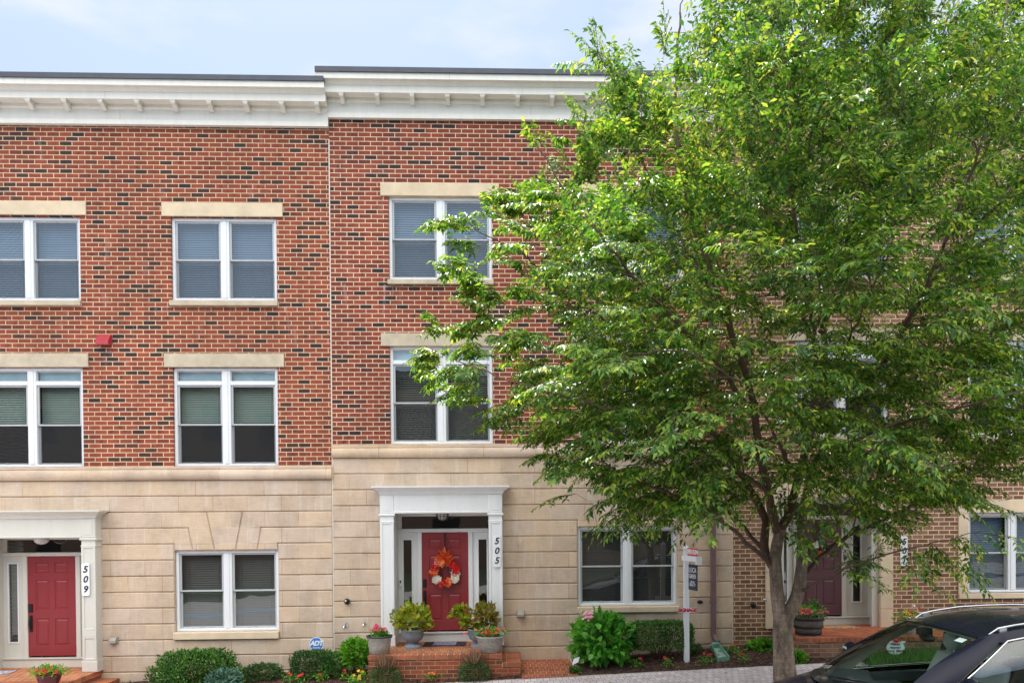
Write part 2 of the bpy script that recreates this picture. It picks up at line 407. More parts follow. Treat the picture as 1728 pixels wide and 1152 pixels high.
M['cornice'] = whitemat('cornice_paint', 'e6e2d8', .05)
M['vinyl'] = whitemat('window_vinyl', 'e6e8ea', .04, .35)
M['sash'] = whitemat('window_sash', 'b9bcbe', .08, .4)
M['cap'] = simple('dark_metal_coping', '4a4c54', .45, .3)
M['stone'] = simple('cast_stone_trim', 'd8c4a6', .85, var=.12, nscale=3, bumps=.15)
M['stoneg'] = simple('grey_cast_stone', 'c2b49d', .85, var=.16, nscale=4, bumps=.15)
M['glass'] = glassmat('window_glass')
M['glassd'] = glassmat('door_glass', (.5, .52, .5), base=.1)
M['screen'] = screenmat('insect_screen')
M['blindw'] = simple('white_blind', '7b8ea4', .6, var=.05)
M['shade'] = simple('pale_blue_sky_tone', 'c6dbe4', .6, var=.08)  # pale tone of the added transom panels, in place of mirrored sky
M['blindx'] = simple('white_side_blind', 'd4d6d8', .6)
M['blindg'] = simple('green_grey_blind', '94a498', .6, var=.05)
M['blindd'] = simple('dark_wood_blind', '4b4a47', .5, var=.1)
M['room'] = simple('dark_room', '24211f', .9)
M['reddoor'] = simple('red_door_paint', '8a2a30', .35, var=.06, bumps=.05)
M['plumdoor'] = simple('plum_door_paint', '5f3a42', .35, var=.06, bumps=.05)
M['black'] = simple('black_metal', '1b1a1b', .4, .3)
M['number'] = simple('number_black', '202126', .5)
M['plaque'] = simple('white_plaque', 'eef0f2', .4, var=.03)
M['caulk'] = simple('white_caulk', 'd8d2c6', .7)
M['pipe'] = simple('mauve_brown_downspout', '72585a', .4, .0, var=.12)
M['redvent'] = simple('red_vent_hood', 'a8323c', .35)
M['greyplastic'] = simple('grey_plastic', 'a09a90', .5)
M['chrome'] = simple('polished_metal', 'c8c8c8', .15, 1)
M['concrete'] = simple('concrete_footing', '9a8b7c', .9, var=.25, nscale=5, bumps=.3)
M['roof'] = simple('flat_roof', '4a4a4c', .9)
M['lampglass'] = simple('frosted_lamp_glass', 'c9c7c4', .25, var=.15, nscale=20)
M['lampcage'] = simple('bronze_lantern', '4f4a44', .4, .5)
M['mulch'] = None

# ---------------------------------------------------------------- windows
def blind(mb, x0, x1, z0, z1, y, pitch=.042, tilt=.35):
    n = int((z1-z0)/pitch)
    for i in range(n):
        z = z1-.02-i*pitch; h = pitch*.90
        s = random.uniform(-.05, .05)
        mb.add([(x0, y-.008, z-h*.5-s*.01), (x1, y-.008, z-h*.5+s*.01), (x1, y+.009, z+h*.5), (x0, y+.009, z+h*.5)], [(0, 1, 2, 3)])
    for xx in (x0+.12, x1-.12): mb.box(xx-.004, xx+.004, y-.016, y-.014, z0, z1)
def window(root, x0, x1, z0, z1, yf=.045, transom=0, blinds=('blindw', 0, 1), label=None, screen=True, lintel=None, sill=None, lm='stone', sm='stoneg'):
    """double-unit white window: frame > sash, pane, blind, screen, lintel, sill"""
    fw = .055; mw = .155; xm = (x0+x1)/2
    fr = MB()
    fr.bbox(x0, x0+fw, yf, yf+.12, z0, z1); fr.bbox(x1-fw, x1, yf, yf+.12, z0, z1)
    fr.bbox(x0+fw, x1-fw, yf+.001, yf+.12, z1-fw, z1); fr.bbox(x0+fw, x1-fw, yf-.004, yf+.12, z0, z0+fw*.9)
    fr.bbox(xm-mw/2, xm+mw/2, yf+.002, yf+.12, z0+fw*.9, z1-fw)
    fr.bbox(xm-.03, xm+.03, yf-.010, yf+.002, z0+fw*.9, z1-fw, .004)
    zt = z1-fw
    if transom:
        fr.bbox(x0+fw, xm-mw/2, yf+.003, yf+.12, zt-transom-.075, zt-transom)
        fr.bbox(xm+mw/2, x1-fw, yf+.003, yf+.12, zt-transom-.075, zt-transom)
    fo = fr.build('window', M['vinyl'], root)
    if label: fo['label'] = label
    sa = MB(); pn = MB(); bl = MB(); sc = MB(); sh = MB()
    for a, b in ((x0+fw, xm-mw/2), (xm+mw/2, x1-fw)):
        top = zt
        if transom:
            sa.bbox(a, a+.018, yf+.03, yf+.06, zt-transom, zt, .003); sa.bbox(b-.018, b, yf+.03, yf+.06, zt-transom, zt, .003)
            sa.bbox(a+.018, b-.018, yf+.03, yf+.06, zt-.018, zt, .003)
            pn.add([(a, yf+.045, zt-transom), (b, yf+.045, zt-transom), (b, yf+.045, zt), (a, yf+.045, zt)], [(0, 1, 2, 3)])
            top = zt-transom-.075
        bot = z0+fw*.9; mid = (top+bot)/2; r = .038
        for c, d, yy in ((mid-.015, top, yf+.028), (bot, mid+.015, yf+.062)):
            sa.bbox(a, a+r, yy, yy+.03, c, d, .005); sa.bbox(b-r, b, yy, yy+.03, c, d, .005)
            sa.bbox(a+r, b-r, yy+.001, yy+.03, d-r*.8, d, .005); sa.bbox(a+r, b-r, yy+.001, yy+.03, c, c+r*.8, .005)
            dy = random.uniform(-.0015, .0015); dz = random.uniform(-.0015, .0015)
            pn.add([(a+r, yy+.015, c+r*.8), (b-r, yy+.015+dy, c+r*.8), (b-r, yy+.015+dy+dz, d-r*.8), (a+r, yy+.015+dz, d-r*.8)], [(0, 1, 2, 3)])
        sa.box((a+b)/2-.03, (a+b)/2+.03, yf+.05, yf+.064, bot+.028, bot+.036)
        if screen: sc.add([(a+.012, yf+.045, bot), (b-.012, yf+.045, bot), (b-.012, yf+.045, mid), (a+.012, yf+.045, mid)], [(0, 1, 2, 3)])
        if blinds:
            kind, lo, hi = blinds[:3]
            blind(bl, a+.01, b-.01, bot+(zt-bot)*lo if not transom else bot+(top-bot)*lo, (zt if not transom else top+.05), yf+.17)
            if transom: sh.add([(a+.01, yf+.10, top+.05), (b-.01, yf+.10, top+.05), (b-.01, yf+.10, zt), (a+.01, yf+.10, zt)], [(0, 1, 2, 3)])  # added flat panel; its colour gives the transom the brightness of mirrored sky
    sa.build('sash', M['sash'], fo); pn.build('pane', M['glass'], fo)
    if bl.v: bl.build('blind', M[blinds[0]], fo)
    if sc.v: sc.build('screen', M['screen'], fo)
    if sh.v: sh.build('transom_sky_panel', M['shade'], fo)
    if lintel:
        a, b, c, d = lintel; MB().bbox(a, b, -.028, .13, c, d, .006).build('lintel', M[lm], fo)
    if sill:
        a, b, c, d = sill; MB().xprof([(-.075, c), (.13, c), (.13, d), (-.066, d-.006), (-.075, d-.014)], a, b).build('sill', M[sm], fo)
    return fo
def doorslab(x0, x1, z0, z1, y):
    """six-panel door: stiles and rails with sunk, raised-field panels"""
    mb = MB(); w = x1-x0; h = z1-z0; mb.box(x0, x1, y+.012, y+.05, z0, z1)
    cols = ((.155, .445), (.555, .845)); rows = ((.10, .375), (.465, .765), (.835, .935))
    xs = [0, .155, .445, .555, .845, 1]; zs = [0, .10, .375, .465, .765, .835, .935, 1]
    for i in range(5):
        for j in range(7):
            a, b = x0+xs[i]*w, x0+xs[i+1]*w; c, d = z0+zs[j]*h, z0+zs[j+1]*h
            if i in (1, 3) and j in (1, 3, 5):
                ring = [((0, y), (.010, y+.011), (.024, y+.011), (.044, y+.003))]
                ps = [(0, y), (.010, y+.011), (.024, y+.011), (.046, y+.003)]
                L_ = [[(a+k, yy, c+k), (b-k, yy, c+k), (b-k, yy, d-k), (a+k, yy, d-k)] for k, yy in ps]
                for q in range(3):
                    for e in range(4):
                        f = (e+1) % 4; mb.add([L_[q][e], L_[q][f], L_[q+1][f], L_[q+1][e]], [(0, 1, 2, 3)])
                mb.add(L_[3], [(0, 1, 2, 3)])
            else: mb.add([(a, y, c), (b, y, c), (b, y, d), (a, y, d)], [(0, 1, 2, 3)])
    return mb
def doorunit(root, xc, zd0, zd1, y, xl, xr, ztop, doorm, trim, zfloor, blindside=False, left_light=True, right_light=True, label=None):
    """door, sidelights and transom set in a wooden wall at depth y (all coordinates world)"""
    hw = .433; px = W(751.5, 980, .35)[0]
    T = M[trim]
    sl = .50                                     # sidelight bay width
    fr = MB()
    post = .085
    # posts, header, transom frame
    for s in (-1, 1):
        a = xc+s*hw; fr.bbox(min(a, a+s*post), max(a, a+s*post), y-.035, y+.05, zfloor, zd1+.0)
    fr.bbox(xl, xr, y-.036, y+.05, zd1, zd1+.07)
    zt0, zt1 = zd1+.075, zd1+.30
    fr.bbox(xl, xr, y-.01, y+.05, zt1, ztop); fr.bbox(xl, xl+.075, y-.01, y+.05, zt0-.005, zt1); fr.bbox(xr-.075, xr, y-.01, y+.05, zt0-.005, zt1)
    # threshold riser
    fr.box(xl, xr, y-.06, y+.05, zfloor, zd0-.05)
    fr.box(xl, xr, y-.085, y+.05, zd0-.05, zd0-.028)
    fo = fr.build('door_surround', T, root)
    MB().add([(xl+.075, y+.02, zt0), (xr-.075, y+.02, zt0), (xr-.075, y+.02, zt1), (xl+.075, y+.02, zt1)], [(0, 1, 2, 3)]).build('transom', M['glassd'], fo)
    for s, on in ((-1, left_light), (1, right_light)):
        if not on: continue
        a = xc+s*(hw+post); b = xl if s < 0 else xr
        a, b = min(a, b), max(a, b); c = (a+b)/2+s*(-.03 if b-a > .45 else 0)
        p = MB(); gw = .075; g0, g1 = zd0+.26, zd1-.14
        p.add([(a, y, zd0-.03), (c-gw, y, zd0-.03), (c-gw, y, zd1), (a, y, zd1)], [(0, 1, 2, 3)])
        p.add([(c+gw, y, zd0-.03), (b, y, zd0-.03), (b, y, zd1), (c+gw, y, zd1)], [(0, 1, 2, 3)])
        p.add([(c-gw, y, zd0-.03), (c+gw, y, zd0-.03), (c+gw, y, g0), (c-gw, y, g0)], [(0, 1, 2, 3)])
        p.add([(c-gw, y, g1), (c+gw, y, g1), (c+gw, y, zd1), (c-gw, y, zd1)], [(0, 1, 2, 3)])
        so = p.build('sidelight', T, root)
        q = MB(); r = .028
        q.bbox(c-gw-r, c-gw, y-.018, y+.03, g0-r, g1+r, .006); q.bbox(c+gw, c+gw+r, y-.018, y+.03, g0-r, g1+r, .006)
        q.bbox(c-gw, c+gw, y-.017, y+.03, g1, g1+r, .006); q.bbox(c-gw, c+gw, y-.017, y+.03, g0-r, g0, .006)
        q.build('glazing_frame', M['vinyl'], so)
        MB().add([(c-gw, y+.01, g0), (c+gw, y+.01, g0), (c+gw, y+.01, g1), (c-gw, y+.01, g1)], [(0, 1, 2, 3)]).build('pane', M['glassd'], so)
        if blindside:
            bb = MB(); blind(bb, c-gw+.02, c+gw, g0+.1, g1, y+.04, .045); bb.build('blind', M['blindx'], so)
    d = doorslab(xc-hw, xc+hw, zd0, zd1-.003, y-.012).build('door', M[doorm], root)
    if label: d['label'] = label
    k = MB(); zh = zd0+(zd1-zd0)*.44; xh = xc-hw+.05
    k.bbox(xh-.033, xh+.033, y-.035, y-.012, zh, zh+.15, .008)
    k.bbox(xh-.026, xh+.026, y-.03, y-.012, zh-.36, zh-.06, .006)
    k.tube([(xh, y-.03, zh-.09), (xh+.004, y-.075, zh-.13), (xh, y-.08, zh-.22), (xh, y-.03, zh-.31)], [.008, .012, .012, .008], 6)
    k.build('handle', M['black'], d)
    return d

# ---------------------------------------------------------------- portico (white wooden door surround with two columns)
def portico(root, xr, ztop, zb, lamp, mat='white5', wide=0):
    yp = -.25
    xl = xr-(X(849, 980, yp)-X(642.5, 980, yp)); cw = X(849, 980, yp)-X(825.7, 980, yp)
    s = MB()
    z = lambda v: ztop-(Z(820, 745, -.4)-Z(v, 745, -.25)) if v < 833 else ztop-(Z(820, 745, -.4)-Z(v, 745, yp))
    ze1 = ztop-.135; ze0 = ztop-.135-.325
    # entablature and its end blocks
    s.box(xl+cw, xr-cw, yp+.012, .12, ze0, ze1)
    s.bbox(xl, xl+cw, yp, .12, ze0-.02, ze1, .01); s.bbox(xr-cw, xr, yp, .12, ze0-.02, ze1, .01)
    s.bbox(xl+cw*.2, xl+cw*.8, yp-.006, yp+.01, ze0+.03, ze1-.02, .004); s.bbox(xr-cw*.8, xr-cw*.2, yp-.006, yp+.01, ze0+.03, ze1-.02, .004)
    s.bbox(xl+cw, xr-cw, yp-.008, .0, ze0-.02, ze0+.022, .008)
    s.box(xl+cw, xr-cw, yp+.012, .37, ze0+.004, ze0+.02)             # ceiling of the recess
    # crown moulding, mitred at both ends
    prof = [(0, 0), (.012, .03), (.03, .055), (.07, .085), (.105, .112), (.118, .118), (.125, .118), (.125, .142)]
    lo = [(xl-.012, yp-.012), (xr+.012, yp-.012)]
    for (p0, h0), (p1, h1) in zip(prof, prof[1:]):
        a = [(xl-.01-p0, 0), (xl-.01-p0, yp-.01-p0), (xr+.01+p0, yp-.01-p0), (xr+.01+p0, 0)]
        b = [(xl-.01-p1, 0), (xl-.01-p1, yp-.01-p1), (xr+.01+p1, yp-.01-p1), (xr+.01+p1, 0)]
        for i in range(3):
            s.add([(a[i][0], a[i][1], ze1+h0), (a[i+1][0], a[i+1][1], ze1+h0), (b[i+1][0], b[i+1][1], ze1+h1), (b[i][0], b[i][1], ze1+h1)], [(0, 1, 2, 3)])
    p = .135; s.add([(xl-p, 0, ze1+.142), (xl-p, yp-p, ze1+.142), (xr+p, yp-p, ze1+.142), (xr+p, 0, ze1+.142)], [(3, 2, 1, 0)])
    s.add([(xl-.01, 0, ze1), (xl-.01, yp-.01, ze1), (xr+.01, yp-.01, ze1), (xr+.01, 0, ze1)], [(0, 1, 2, 3)])
    po = s.build('portico', M[mat], root)
    for a, b in ((xl, xl+cw), (xr-cw, xr)):
        c = MB(); zt = ze0-.02
        c.bbox(a-.022, b+.022, yp-.022, .1, zt-.045, zt, .01)          # cap
        c.box(a+.004, b-.004, yp+.004, .1, zb+.2, zt-.045)
        c.bbox(a-.008, b+.008, yp-.010, .1, zt-.155, zt-.135, .006)       # necking
        c.bbox(a-.012, b+.012, yp-.014, .1, zb, zb+.19, .008); c.bbox(a-.004, b+.004, yp-.006, .1, zb+.19, zb+.21, .006)
        # sunk panels drawn by applied stiles
        for z0, z1 in ((zb+.21, zb+.62), (zb+.74, zt-.155)) if mat != 'white5' else ((zb+.21, zt-.155),):
            c.bbox(a+.002, a+.045, yp-.008, yp+.01, z0, z1, .005); c.bbox(b-.045, b-.002, yp-.008, yp+.01, z0, z1, .005)
            c.bbox(a+.045, b-.045, yp-.008, yp+.01, z1-.03, z1, .005); c.bbox(a+.045, b-.045, yp-.008, yp+.01, z0, z0+.03, .005)
        if mat != 'white5': c.bbox(a+.002, b-.002, yp-.008, yp+.01, zb+.62, zb+.74, .005)
        c.build('column', M[mat], po)
    # reveal boards of the recess
    for a_, b_ in ((xl+cw-.03, xl+cw), (xr-cw, xr-cw+.03)): MB().box(a_, b_, .1, .38, zb, ze0+.004).build('reveal', M['cream'], po)
    lx, ly = (xl+xr)/2, .06
    l = MB()
    if lamp == 'cage':
        l.lathe([(.13, 0), (.13, -.02), (.115, -.025)], lx, ly, ze0+.004, 16)
        for k in range(10):
            a = k*math.pi/5; l.tube([(lx+math.cos(a)*r, ly+math.sin(a)*r, ze0-.02+z_) for r, z_ in ((.118, 0), (.108, -.06), (.078, -.11), (.03, -.135))], .006, 4)
        l.tube([(lx+math.cos(k*math.pi/8)*.11, ly+math.sin(k*math.pi/8)*.11, ze0-.075) for k in range(17)], .005, 4)
        lo_ = l.build('lantern', M['lampcage'], po)
        MB().lathe([(.10, -.0), (.098, -.05), (.07, -.10), (.02, -.125), (.001, -.127)], lx, ly, ze0-.018, 16, cap=False).build('shade', M['lampglass'], lo_)
    else:
        l.lathe([(.10, 0), (.10, -.025)], lx-.0, ly, ze0+.004, 16); lo_ = l.build('lantern', M['lampcage'], po)
        MB().lathe([(.12, -.02), (.13, -.045), (.12, -.085), (.08, -.12), (.025, -.14), (.001, -.142)], lx, ly, ze0, 18, cap=False).build('shade', M['lampglass'], lo_)
    return xl, xr, cw, ze0
def plaque(root, digits, xc, zc, y, h, w=.135):
    mb = MB(); pts = []
    for cx_, cz_, a0 in ((w/2-.03, h/2-.03, 0), (-w/2+.03, h/2-.03, 90), (-w/2+.03, -h/2+.03, 180), (w/2-.03, -h/2+.03, 270)):
        for k in range(5):
            a = R(a0+k*22.5); pts.append((xc+cx_+.03*math.cos(a), zc+cz_+.03*math.sin(a)))
    mb.prism(pts[::1], y-.018, y)
    po = mb.build('number_plaque', M['plaque'], root)
    po['label'] = 'white plaque with the black number '+digits
    step = h*.305
    for i, ch in enumerate(digits):
        text_mb(ch, .165, xc-.003, y-.021, zc+step*(1-i), shear=.22, bold=.0035).build('digit', M['number'], po)

# ---------------------------------------------------------------- cornice
def cornice(root, x0, x1, v0, u, brk, lret=.0, x0cap=None, k=1.0):
    """white boxed cornice with dark coping; v0: photo row of the top of the coping at column u"""
    zt = Z(v0, u, -.44); mpp = (15.5-.3)/FPX*1.0
    d = lambda dv, y: zt-(Z(v0, u, -.44)-Z(v0+dv*k, u, y))
    z1 = d(8, -.44); z2 = d(19, -.42); z3 = d(22.5, -.30); z4 = d(42.5, -.30); z5 = d(50.5, -.075); z6 = d(77, -.06); z7 = d(85.5, -.075)
    s = MB()
    xa = x0-lret
    s.prism([(xa+.05, z2), (x1, z2), (x1, z1), (xa, z1)], -.42, .02) if lret else s.box(x0, x1, -.42, .02, z2, z1)
    s.box(x0-(lret*.55), x1, -.30, .02, z4, z2)
    s.box(x0, x1, -.06, .03, z6, z4); s.box(x0, x1, -.085, .03, z7, z6-.012)
    s.xprof([(-.06, z4-.001), (-.10, z4-.001), (-.10, z4-.05), (-.075, z4-.075), (-.06, z4-.075)], x0+.003, x1-.003)
    s.xprof([(-.301, z2-.001), (-.36, z2-.001), (-.31, z2-.06), (-.301, z2-.06)], x0-(lret*.5)+.003, x1-.003)
    seams = []
    for j in np.arange(x0+2.2, x1-1.8, 3.66):                      # joints of the boards: thin grey strips
        seams += [(j, j+.004, -.4215, -.41, z2+.003, z1-.003), (j+1.3, j+1.304, -.3015, -.29, z4+.003, z2-.07), (j+1.45, j+1.454, -.0615, -.05, z6+.003, z4-.08)]
    co = s.build('cornice', M['cornice'], root); [MB().box(*q_).build('board_seam', M['greyplastic'], co) for q_ in seams]
    cp = MB(); xc_ = x0cap if x0cap is not None else xa-.01
    cp.box(xc_, x1, -.45, .0, z1, zt); cp.xprof([(-.45, zt), (.0, zt), (.0, zt+.004), (-.45, zt+.004)], xc_, x1)
    cp.build('coping', M['cap'], co)
    for bx in brk:
        b = MB(); w = .072
        pr = [(-.095, z4-.0), (-.285, z4-.0), (-.285, z4-.035), (-.27, z4-.055), (-.22, z4-.065), (-.165, z4-.095), (-.13, z4-.115), (-.095, z4-.115)]
        b.xprof(pr[::-1], bx-w/2, bx+w/2); b.xprof([(-.095, z4-.001), (-.29, z4-.001), (-.29, z4-.02), (-.095, z4-.02)], bx-w/2-.012, bx+w/2+.012)
        b.build('bracket', M['cornice'], co)
    return z7, zt

# ---------------------------------------------------------------- stone base with grooved courses
def courses(root, x0, x1, zg, hch, n, name, mat, holes, arch=None, yf=-.02, ztopgroove=None):
    """zg: z of the top groove, courses of height hch going down; arch=(window x0,x1,zhead,row index, px tuple)"""
    mb = MB()
    for r in range(n):
        zt = zg-r*hch; zb = zt-hch
        # split the row at openings
        segs = [[x0, x1]]
        for h in holes:
            if h[2] < zt-.02 and h[3] > zb+.02:
                ns = []
                for a, b in segs:
                    if h[1] <= a or h[0] >= b: ns.append([a, b])
                    else:
                        if h[0]-a > .01: ns.append([a, h[0]])
                        if b-h[1] > .01: ns.append([h[1], b])
                segs = ns
        if arch and r in (arch['r'], arch['r']+1, arch['r']+2):
            A = arch; i = r-A['r']
            segs = []
            if i == 0:    # keystone row: two pieces that include the upper voussoirs
                zk = zb; zh = A['zh']
                mb.slab([(x0, zb), (A['l2'], zb), (A['l3'], zh), (A['k1'], zh), (A['k0'], zt), (x0, zt)], yf, .0)
                mb.slab([(x1, zt), (A['K0'], zt), (A['K1'], zh), (A['L3'], zh), (A['L2'], zb), (x1, zb)], yf, .0)
                mb.slab([(A['k0'], zt), (A['k1'], zh), (A['K1'], zh), (A['K0'], zt)], yf-.004, .0)
            elif i == 1:
                zh = A['zh']; 
                mb.slab([(x0, zb), (A['w0'], zb), (A['w0'], zh), (A['l3'], zh), (A['l2'], zt), (x0, zt)], yf, .0)
                mb.slab([(x1, zt), (A['L2'], zt), (A['L3'], zh), (A['w1'], zh), (A['w1'], zb), (x1, zb)], yf, .0)
            else: segs = [[x0, A['w0']], [A['w1'], x1]]
            if i < 2: continue
        for a, b in segs:
            zz0, zz1 = zb, zt
            for h in holes:           # clip height at a window head or sill inside the row
                if h[0] < (a+b)/2 < h[1]:
                    if h[3] > zb and h[3] < zt: zz0 = h[3]
                    elif h[2] < zt and h[2] > zb: zz1 = h[2]
            mb.slab([(a, zz0), (b, zz0), (b, zz1), (a, zz1)], yf, .0)
    mb.grid_wall(x0, x1, zg-n*hch, zg+.05, -.001, holes, .14)
    return mb.build(name, mat, root)
def stringcourse(root, x0, x1, ztop, zbot, x0e=None):
    h = ztop-zbot; s = MB()
    pr = [(.02, ztop), (-.045, ztop), (-.05, ztop-.006), (-.05, ztop-.045), (-.04, ztop-.052)]
    n = 9; r = (h-.052)/2
    for k in range(n+1):
        a = math.pi*k/n; pr.append((-.035-r*.72*math.sin(a), ztop-.052-r+r*math.cos(a)))
    pr.append((.02, zbot))
    s.xprof(pr[::-1], x0, x1, smooth=False)
    o = s.build('string_course', M['stonebull'], root)
    return o
# ================================================================ the three houses
HC9 = (Z(808.3, 562)-Z(1075.3, 562))/10; ZG9 = Z(808.3, 562)
HC5 = (Z(799.4, 563)-Z(1094.6, 563))/11; ZG5 = Z(799.4, 563)+HC5
BW9 = (X(1500/2.979, 820)-X(115/2.979, 820))/8
BW5 = (X(520+1128/2.953, 788)-X(520+290/2.953, 788))/5
M['stone9'] = stonemat('cast_stone_blocks', BW9, HC9, (-X(115/2.979, 820)+50*BW9, -ZG9+20*HC9, 0))
M['stone5'] = stonemat('cast_stone_blocks_middle', BW5, HC5, (-X(520+290/2.953, 788)+50*BW5, -ZG5+20*HC5, 0))
M['stonebull'] = stonemat('cast_stone_moulding', .95, 5, (.3, 2.5, 0), blotch=.25)

def shell(root, x0, x1, z0, z1, yw, d=9):
    s = MB(); a, b = x0+.006, x1-.006
    s.add([(a, yw+.02, z0), (a, d, z0), (a, d, z1), (a, yw+.02, z1)], [(0, 1, 2, 3)])
    s.add([(b, yw+.02, z0), (b, d, z0), (b, d, z1), (b, yw+.02, z1)], [(3, 2, 1, 0)])
    s.add([(a, d, z0), (b, d, z0), (b, d, z1), (a, d, z1)], [(0, 1, 2, 3)])
    s.build('side_wall', M['brick1'], root)
    r = MB(); r.box(a, b, yw+.03, d, z1-.3, z1-.25); r.build('roof', M['roof'], root)
    # rooms behind the front windows
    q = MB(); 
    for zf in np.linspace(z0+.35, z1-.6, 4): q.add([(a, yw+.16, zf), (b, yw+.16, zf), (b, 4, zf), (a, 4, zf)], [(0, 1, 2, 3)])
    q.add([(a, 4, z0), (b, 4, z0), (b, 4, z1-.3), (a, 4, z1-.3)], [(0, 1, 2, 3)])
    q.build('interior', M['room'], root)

def px_rect(x0, x1, v0, v1, y=0):
    """photo box -> (X0, X1, Zbottom, Ztop) on the plane y"""
    xm, vm = (x0+x1)/2, (v0+v1)/2
    return X(x0, vm, y), X(x1, vm, y), Z(v1, xm, y), Z(v0, xm, y)

# ---------------- house with the number 509
xa = XJ-7.33
h9 = thing('townhouse', 'red brick townhouse numbered 509 on the left with a red vent hood', 'house', (XJ-3.6, 0, -.2), group='row of brick townhouses')
w3 = [px_rect(289, 467, 367, 507), px_rect(-43, 135.5, 365, 507)]
w2 = [px_rect(292.5, 469, 619.5, 786.5), px_rect(-37, 140.5, 619.5, 788)]
w1 = px_rect(295.5, 470.3, 928, 1064.5)
zbr = Z(787, 300)
z7, ztp = cornice(h9, xa, XJ+.0, 125.5, 290, [X(c, 165, -.27) for c in (-15, 46.5, 107.5, 169, 230.5, 291.7, 352.3, 413.8, 474.7, 534)]+[X(-15, 165, -.27)-.66*k for k in (1,)], x0cap=xa)
MB().grid_wall(xa, XJ, zbr-.02, z7+.02, 0, w3+w2, .16).build('brick_wall', M['brick9'], h9)
for i, (w, lx, lv, sv) in enumerate(((w3[0], (273, 477), (343, 366), (507.5, 516.5)), (w3[1], (-53, 145.5), (340, 363), (507.5, 516)))):
    um = sum(lx)/2
    window(h9, *w, blinds=('blindw', 0, 1), label='upper window above the brick panel with closed pale blinds', lintel=(X(lx[0], lv[0]), X(lx[1], lv[0]), Z(lv[1], um), Z(lv[0], um)), sill=(w[0]-.02, w[1]+.02, Z(sv[1], um), Z(sv[0], um)))
for i, (w, lx, lv) in enumerate(((w2[0], (277, 479.5), (597, 619.5)), (w2[1], (-50, 149.5), (596.5, 619.5)))):
    um = sum(lx)/2
    window(h9, *w, transom=.185, blinds=('blindg', .52, 1, 1), label='tall window with transom lights and half lowered grey-green blinds', lintel=(X(lx[0], lv[0]), X(lx[1], lv[0]), Z(lv[1], um), Z(lv[0], um)), lm='stoneg')
window(h9, *w1, yf=.05, blinds=('blindd', 0, 1), label='ground floor window in the stone base', screen=False, sill=(X(294.5, 1070), X(471.5, 1070), Z(1076.5, 380), Z(1064.7, 380)), sm='stone')
stringcourse(h9, xa, XJ-.004, Z(786.6, 400), ZG9)
P9R = X(162.8, 1050, -.25)
P5R = X(849, 1040, -.25)
T5 = Z(820, 745, -.385); T9 = Z(861.3, 90, -.385)
B5 = Z(1090, 668, -.25); B9 = Z(1133, 150, -.25)
CWd = X(849, 980, -.25)-X(642.5, 980, -.25)
ent9 = (P9R-CWd+.12, P9R-.12, -.6, T9-.46, .38)
ent5 = (P5R-CWd+.12, P5R-.12, -.6, T5-.46, .38)
arch9 = dict(r=2, k0=X(349, 864), k1=X(363, 927), K0=X(410, 864), K1=X(398, 927), l2=X(318, 891), l3=X(326.3, 927), L2=X(441, 891), L3=X(434.7, 927), w0=w1[0], w1=w1[1], zh=w1[3])
for r_ in (0,): pass
# the sill interrupts the courses
holes9 = [w1, ent9[:4], ]
courses(h9, xa, XJ-.004, ZG9, HC9, 13, 'stone_wall', M['stone9'], [w1+(.14,), ent9], arch9) if False else None
def base_wall(root, xa, xb, zg, hc, n, mat, win, ent, arch):
    """courses left of the door, between door and window (with the arch) and right of it"""
    xs_mid = (ent[1], xb)
    mb = MB()
    for r in range(n):
        zt = zg-r*hc; zb = zt-hc; zh = arch['zh']
        if zb < ent[3]: left = [(xa, ent[0])]; x0 = ent[1]
        else: left = []; x0 = xa
        for a, b in left: mb.slab([(a, zb), (b, zb), (b, zt), (a, zt)], -.02, 0)
        i = r-arch['r']; A = arch
        if i == 0:
            mb.slab([(x0, zb), (A['l2'], zb), (A['l3'], zh), (A['k1'], zh), (A['k0'], zt), (x0, zt)], -.02, .0)
            mb.slab([(xb, zt), (A['K0'], zt), (A['K1'], zh), (A['L3'], zh), (A['L2'], zb), (xb, zb)], -.02, .0)
            mb.slab([(A['k0'], zt), (A['k1'], zh), (A['K1'], zh), (A['K0'], zt)], -.024, .0)
        elif i == 1:
            mb.slab([(x0, zb), (A['w0'], zb), (A['w0'], zh), (A['l3'], zh), (A['l2'], zt), (x0, zt)], -.02, .0)
            mb.slab([(xb, zt), (A['L2'], zt), (A['L3'], zh), (A['w1'], zh), (A['w1'], zb), (xb, zb)], -.02, .0)
        else:
            segs = [(x0, xb, zb, zt)]
            if i >= 2 and zt > win[2]:
                segs = [(x0, win[0], zb, zt), (win[1], xb, zb, zt)]
                if zb < win[2]: segs.append((win[0], win[1], zb, min(zt, win[2])))
            for a, b, c, d in segs:
                if d-c > .03: mb.slab([(a, c), (b, c), (b, d), (a, d)], -.02, 0)
    mb.grid_wall(xa, xb, zg-n*hc, zg+.06, .001, [win, ent], .14)
    return mb.build('stone_wall', mat, root)
base_wall(h9, xa, XJ-.004, ZG9, HC9, 13, M['stone9'], w1, ent9, arch9)
shell(h9, xa, XJ, -.9, ztp-.05, 0)
portico(h9, P9R, T9, B9, 'dome', mat='cream')
DX = P9R-P5R; DZ = B9-B5
D5 = dict(xc=X(751.5, 980, .35), zd0=Z(1062.5, 750, .35), zd1=Z(897.5, 750, .35), xl=X(671.8, 980, .35), xr=X(831.5, 980, .35))
d9 = doorunit(h9, D5['xc']+DX, D5['zd0']+DZ, D5['zd1']+DZ, .36, D5['xl']+DX, D5['xr']+DX, T9-.44, 'reddoor', 'cream', B9, blindside=True)
lb = MB(); xx = D5['xc']+DX-.433; zz = D5['zd0']+DZ+.62
lb.box(xx-.05, xx+.015, .27, .31, zz+.0, zz+.12)
plaque(h9, '509', X(145, 977, -.26), Z(977, 145, -.26), -.262, .575)
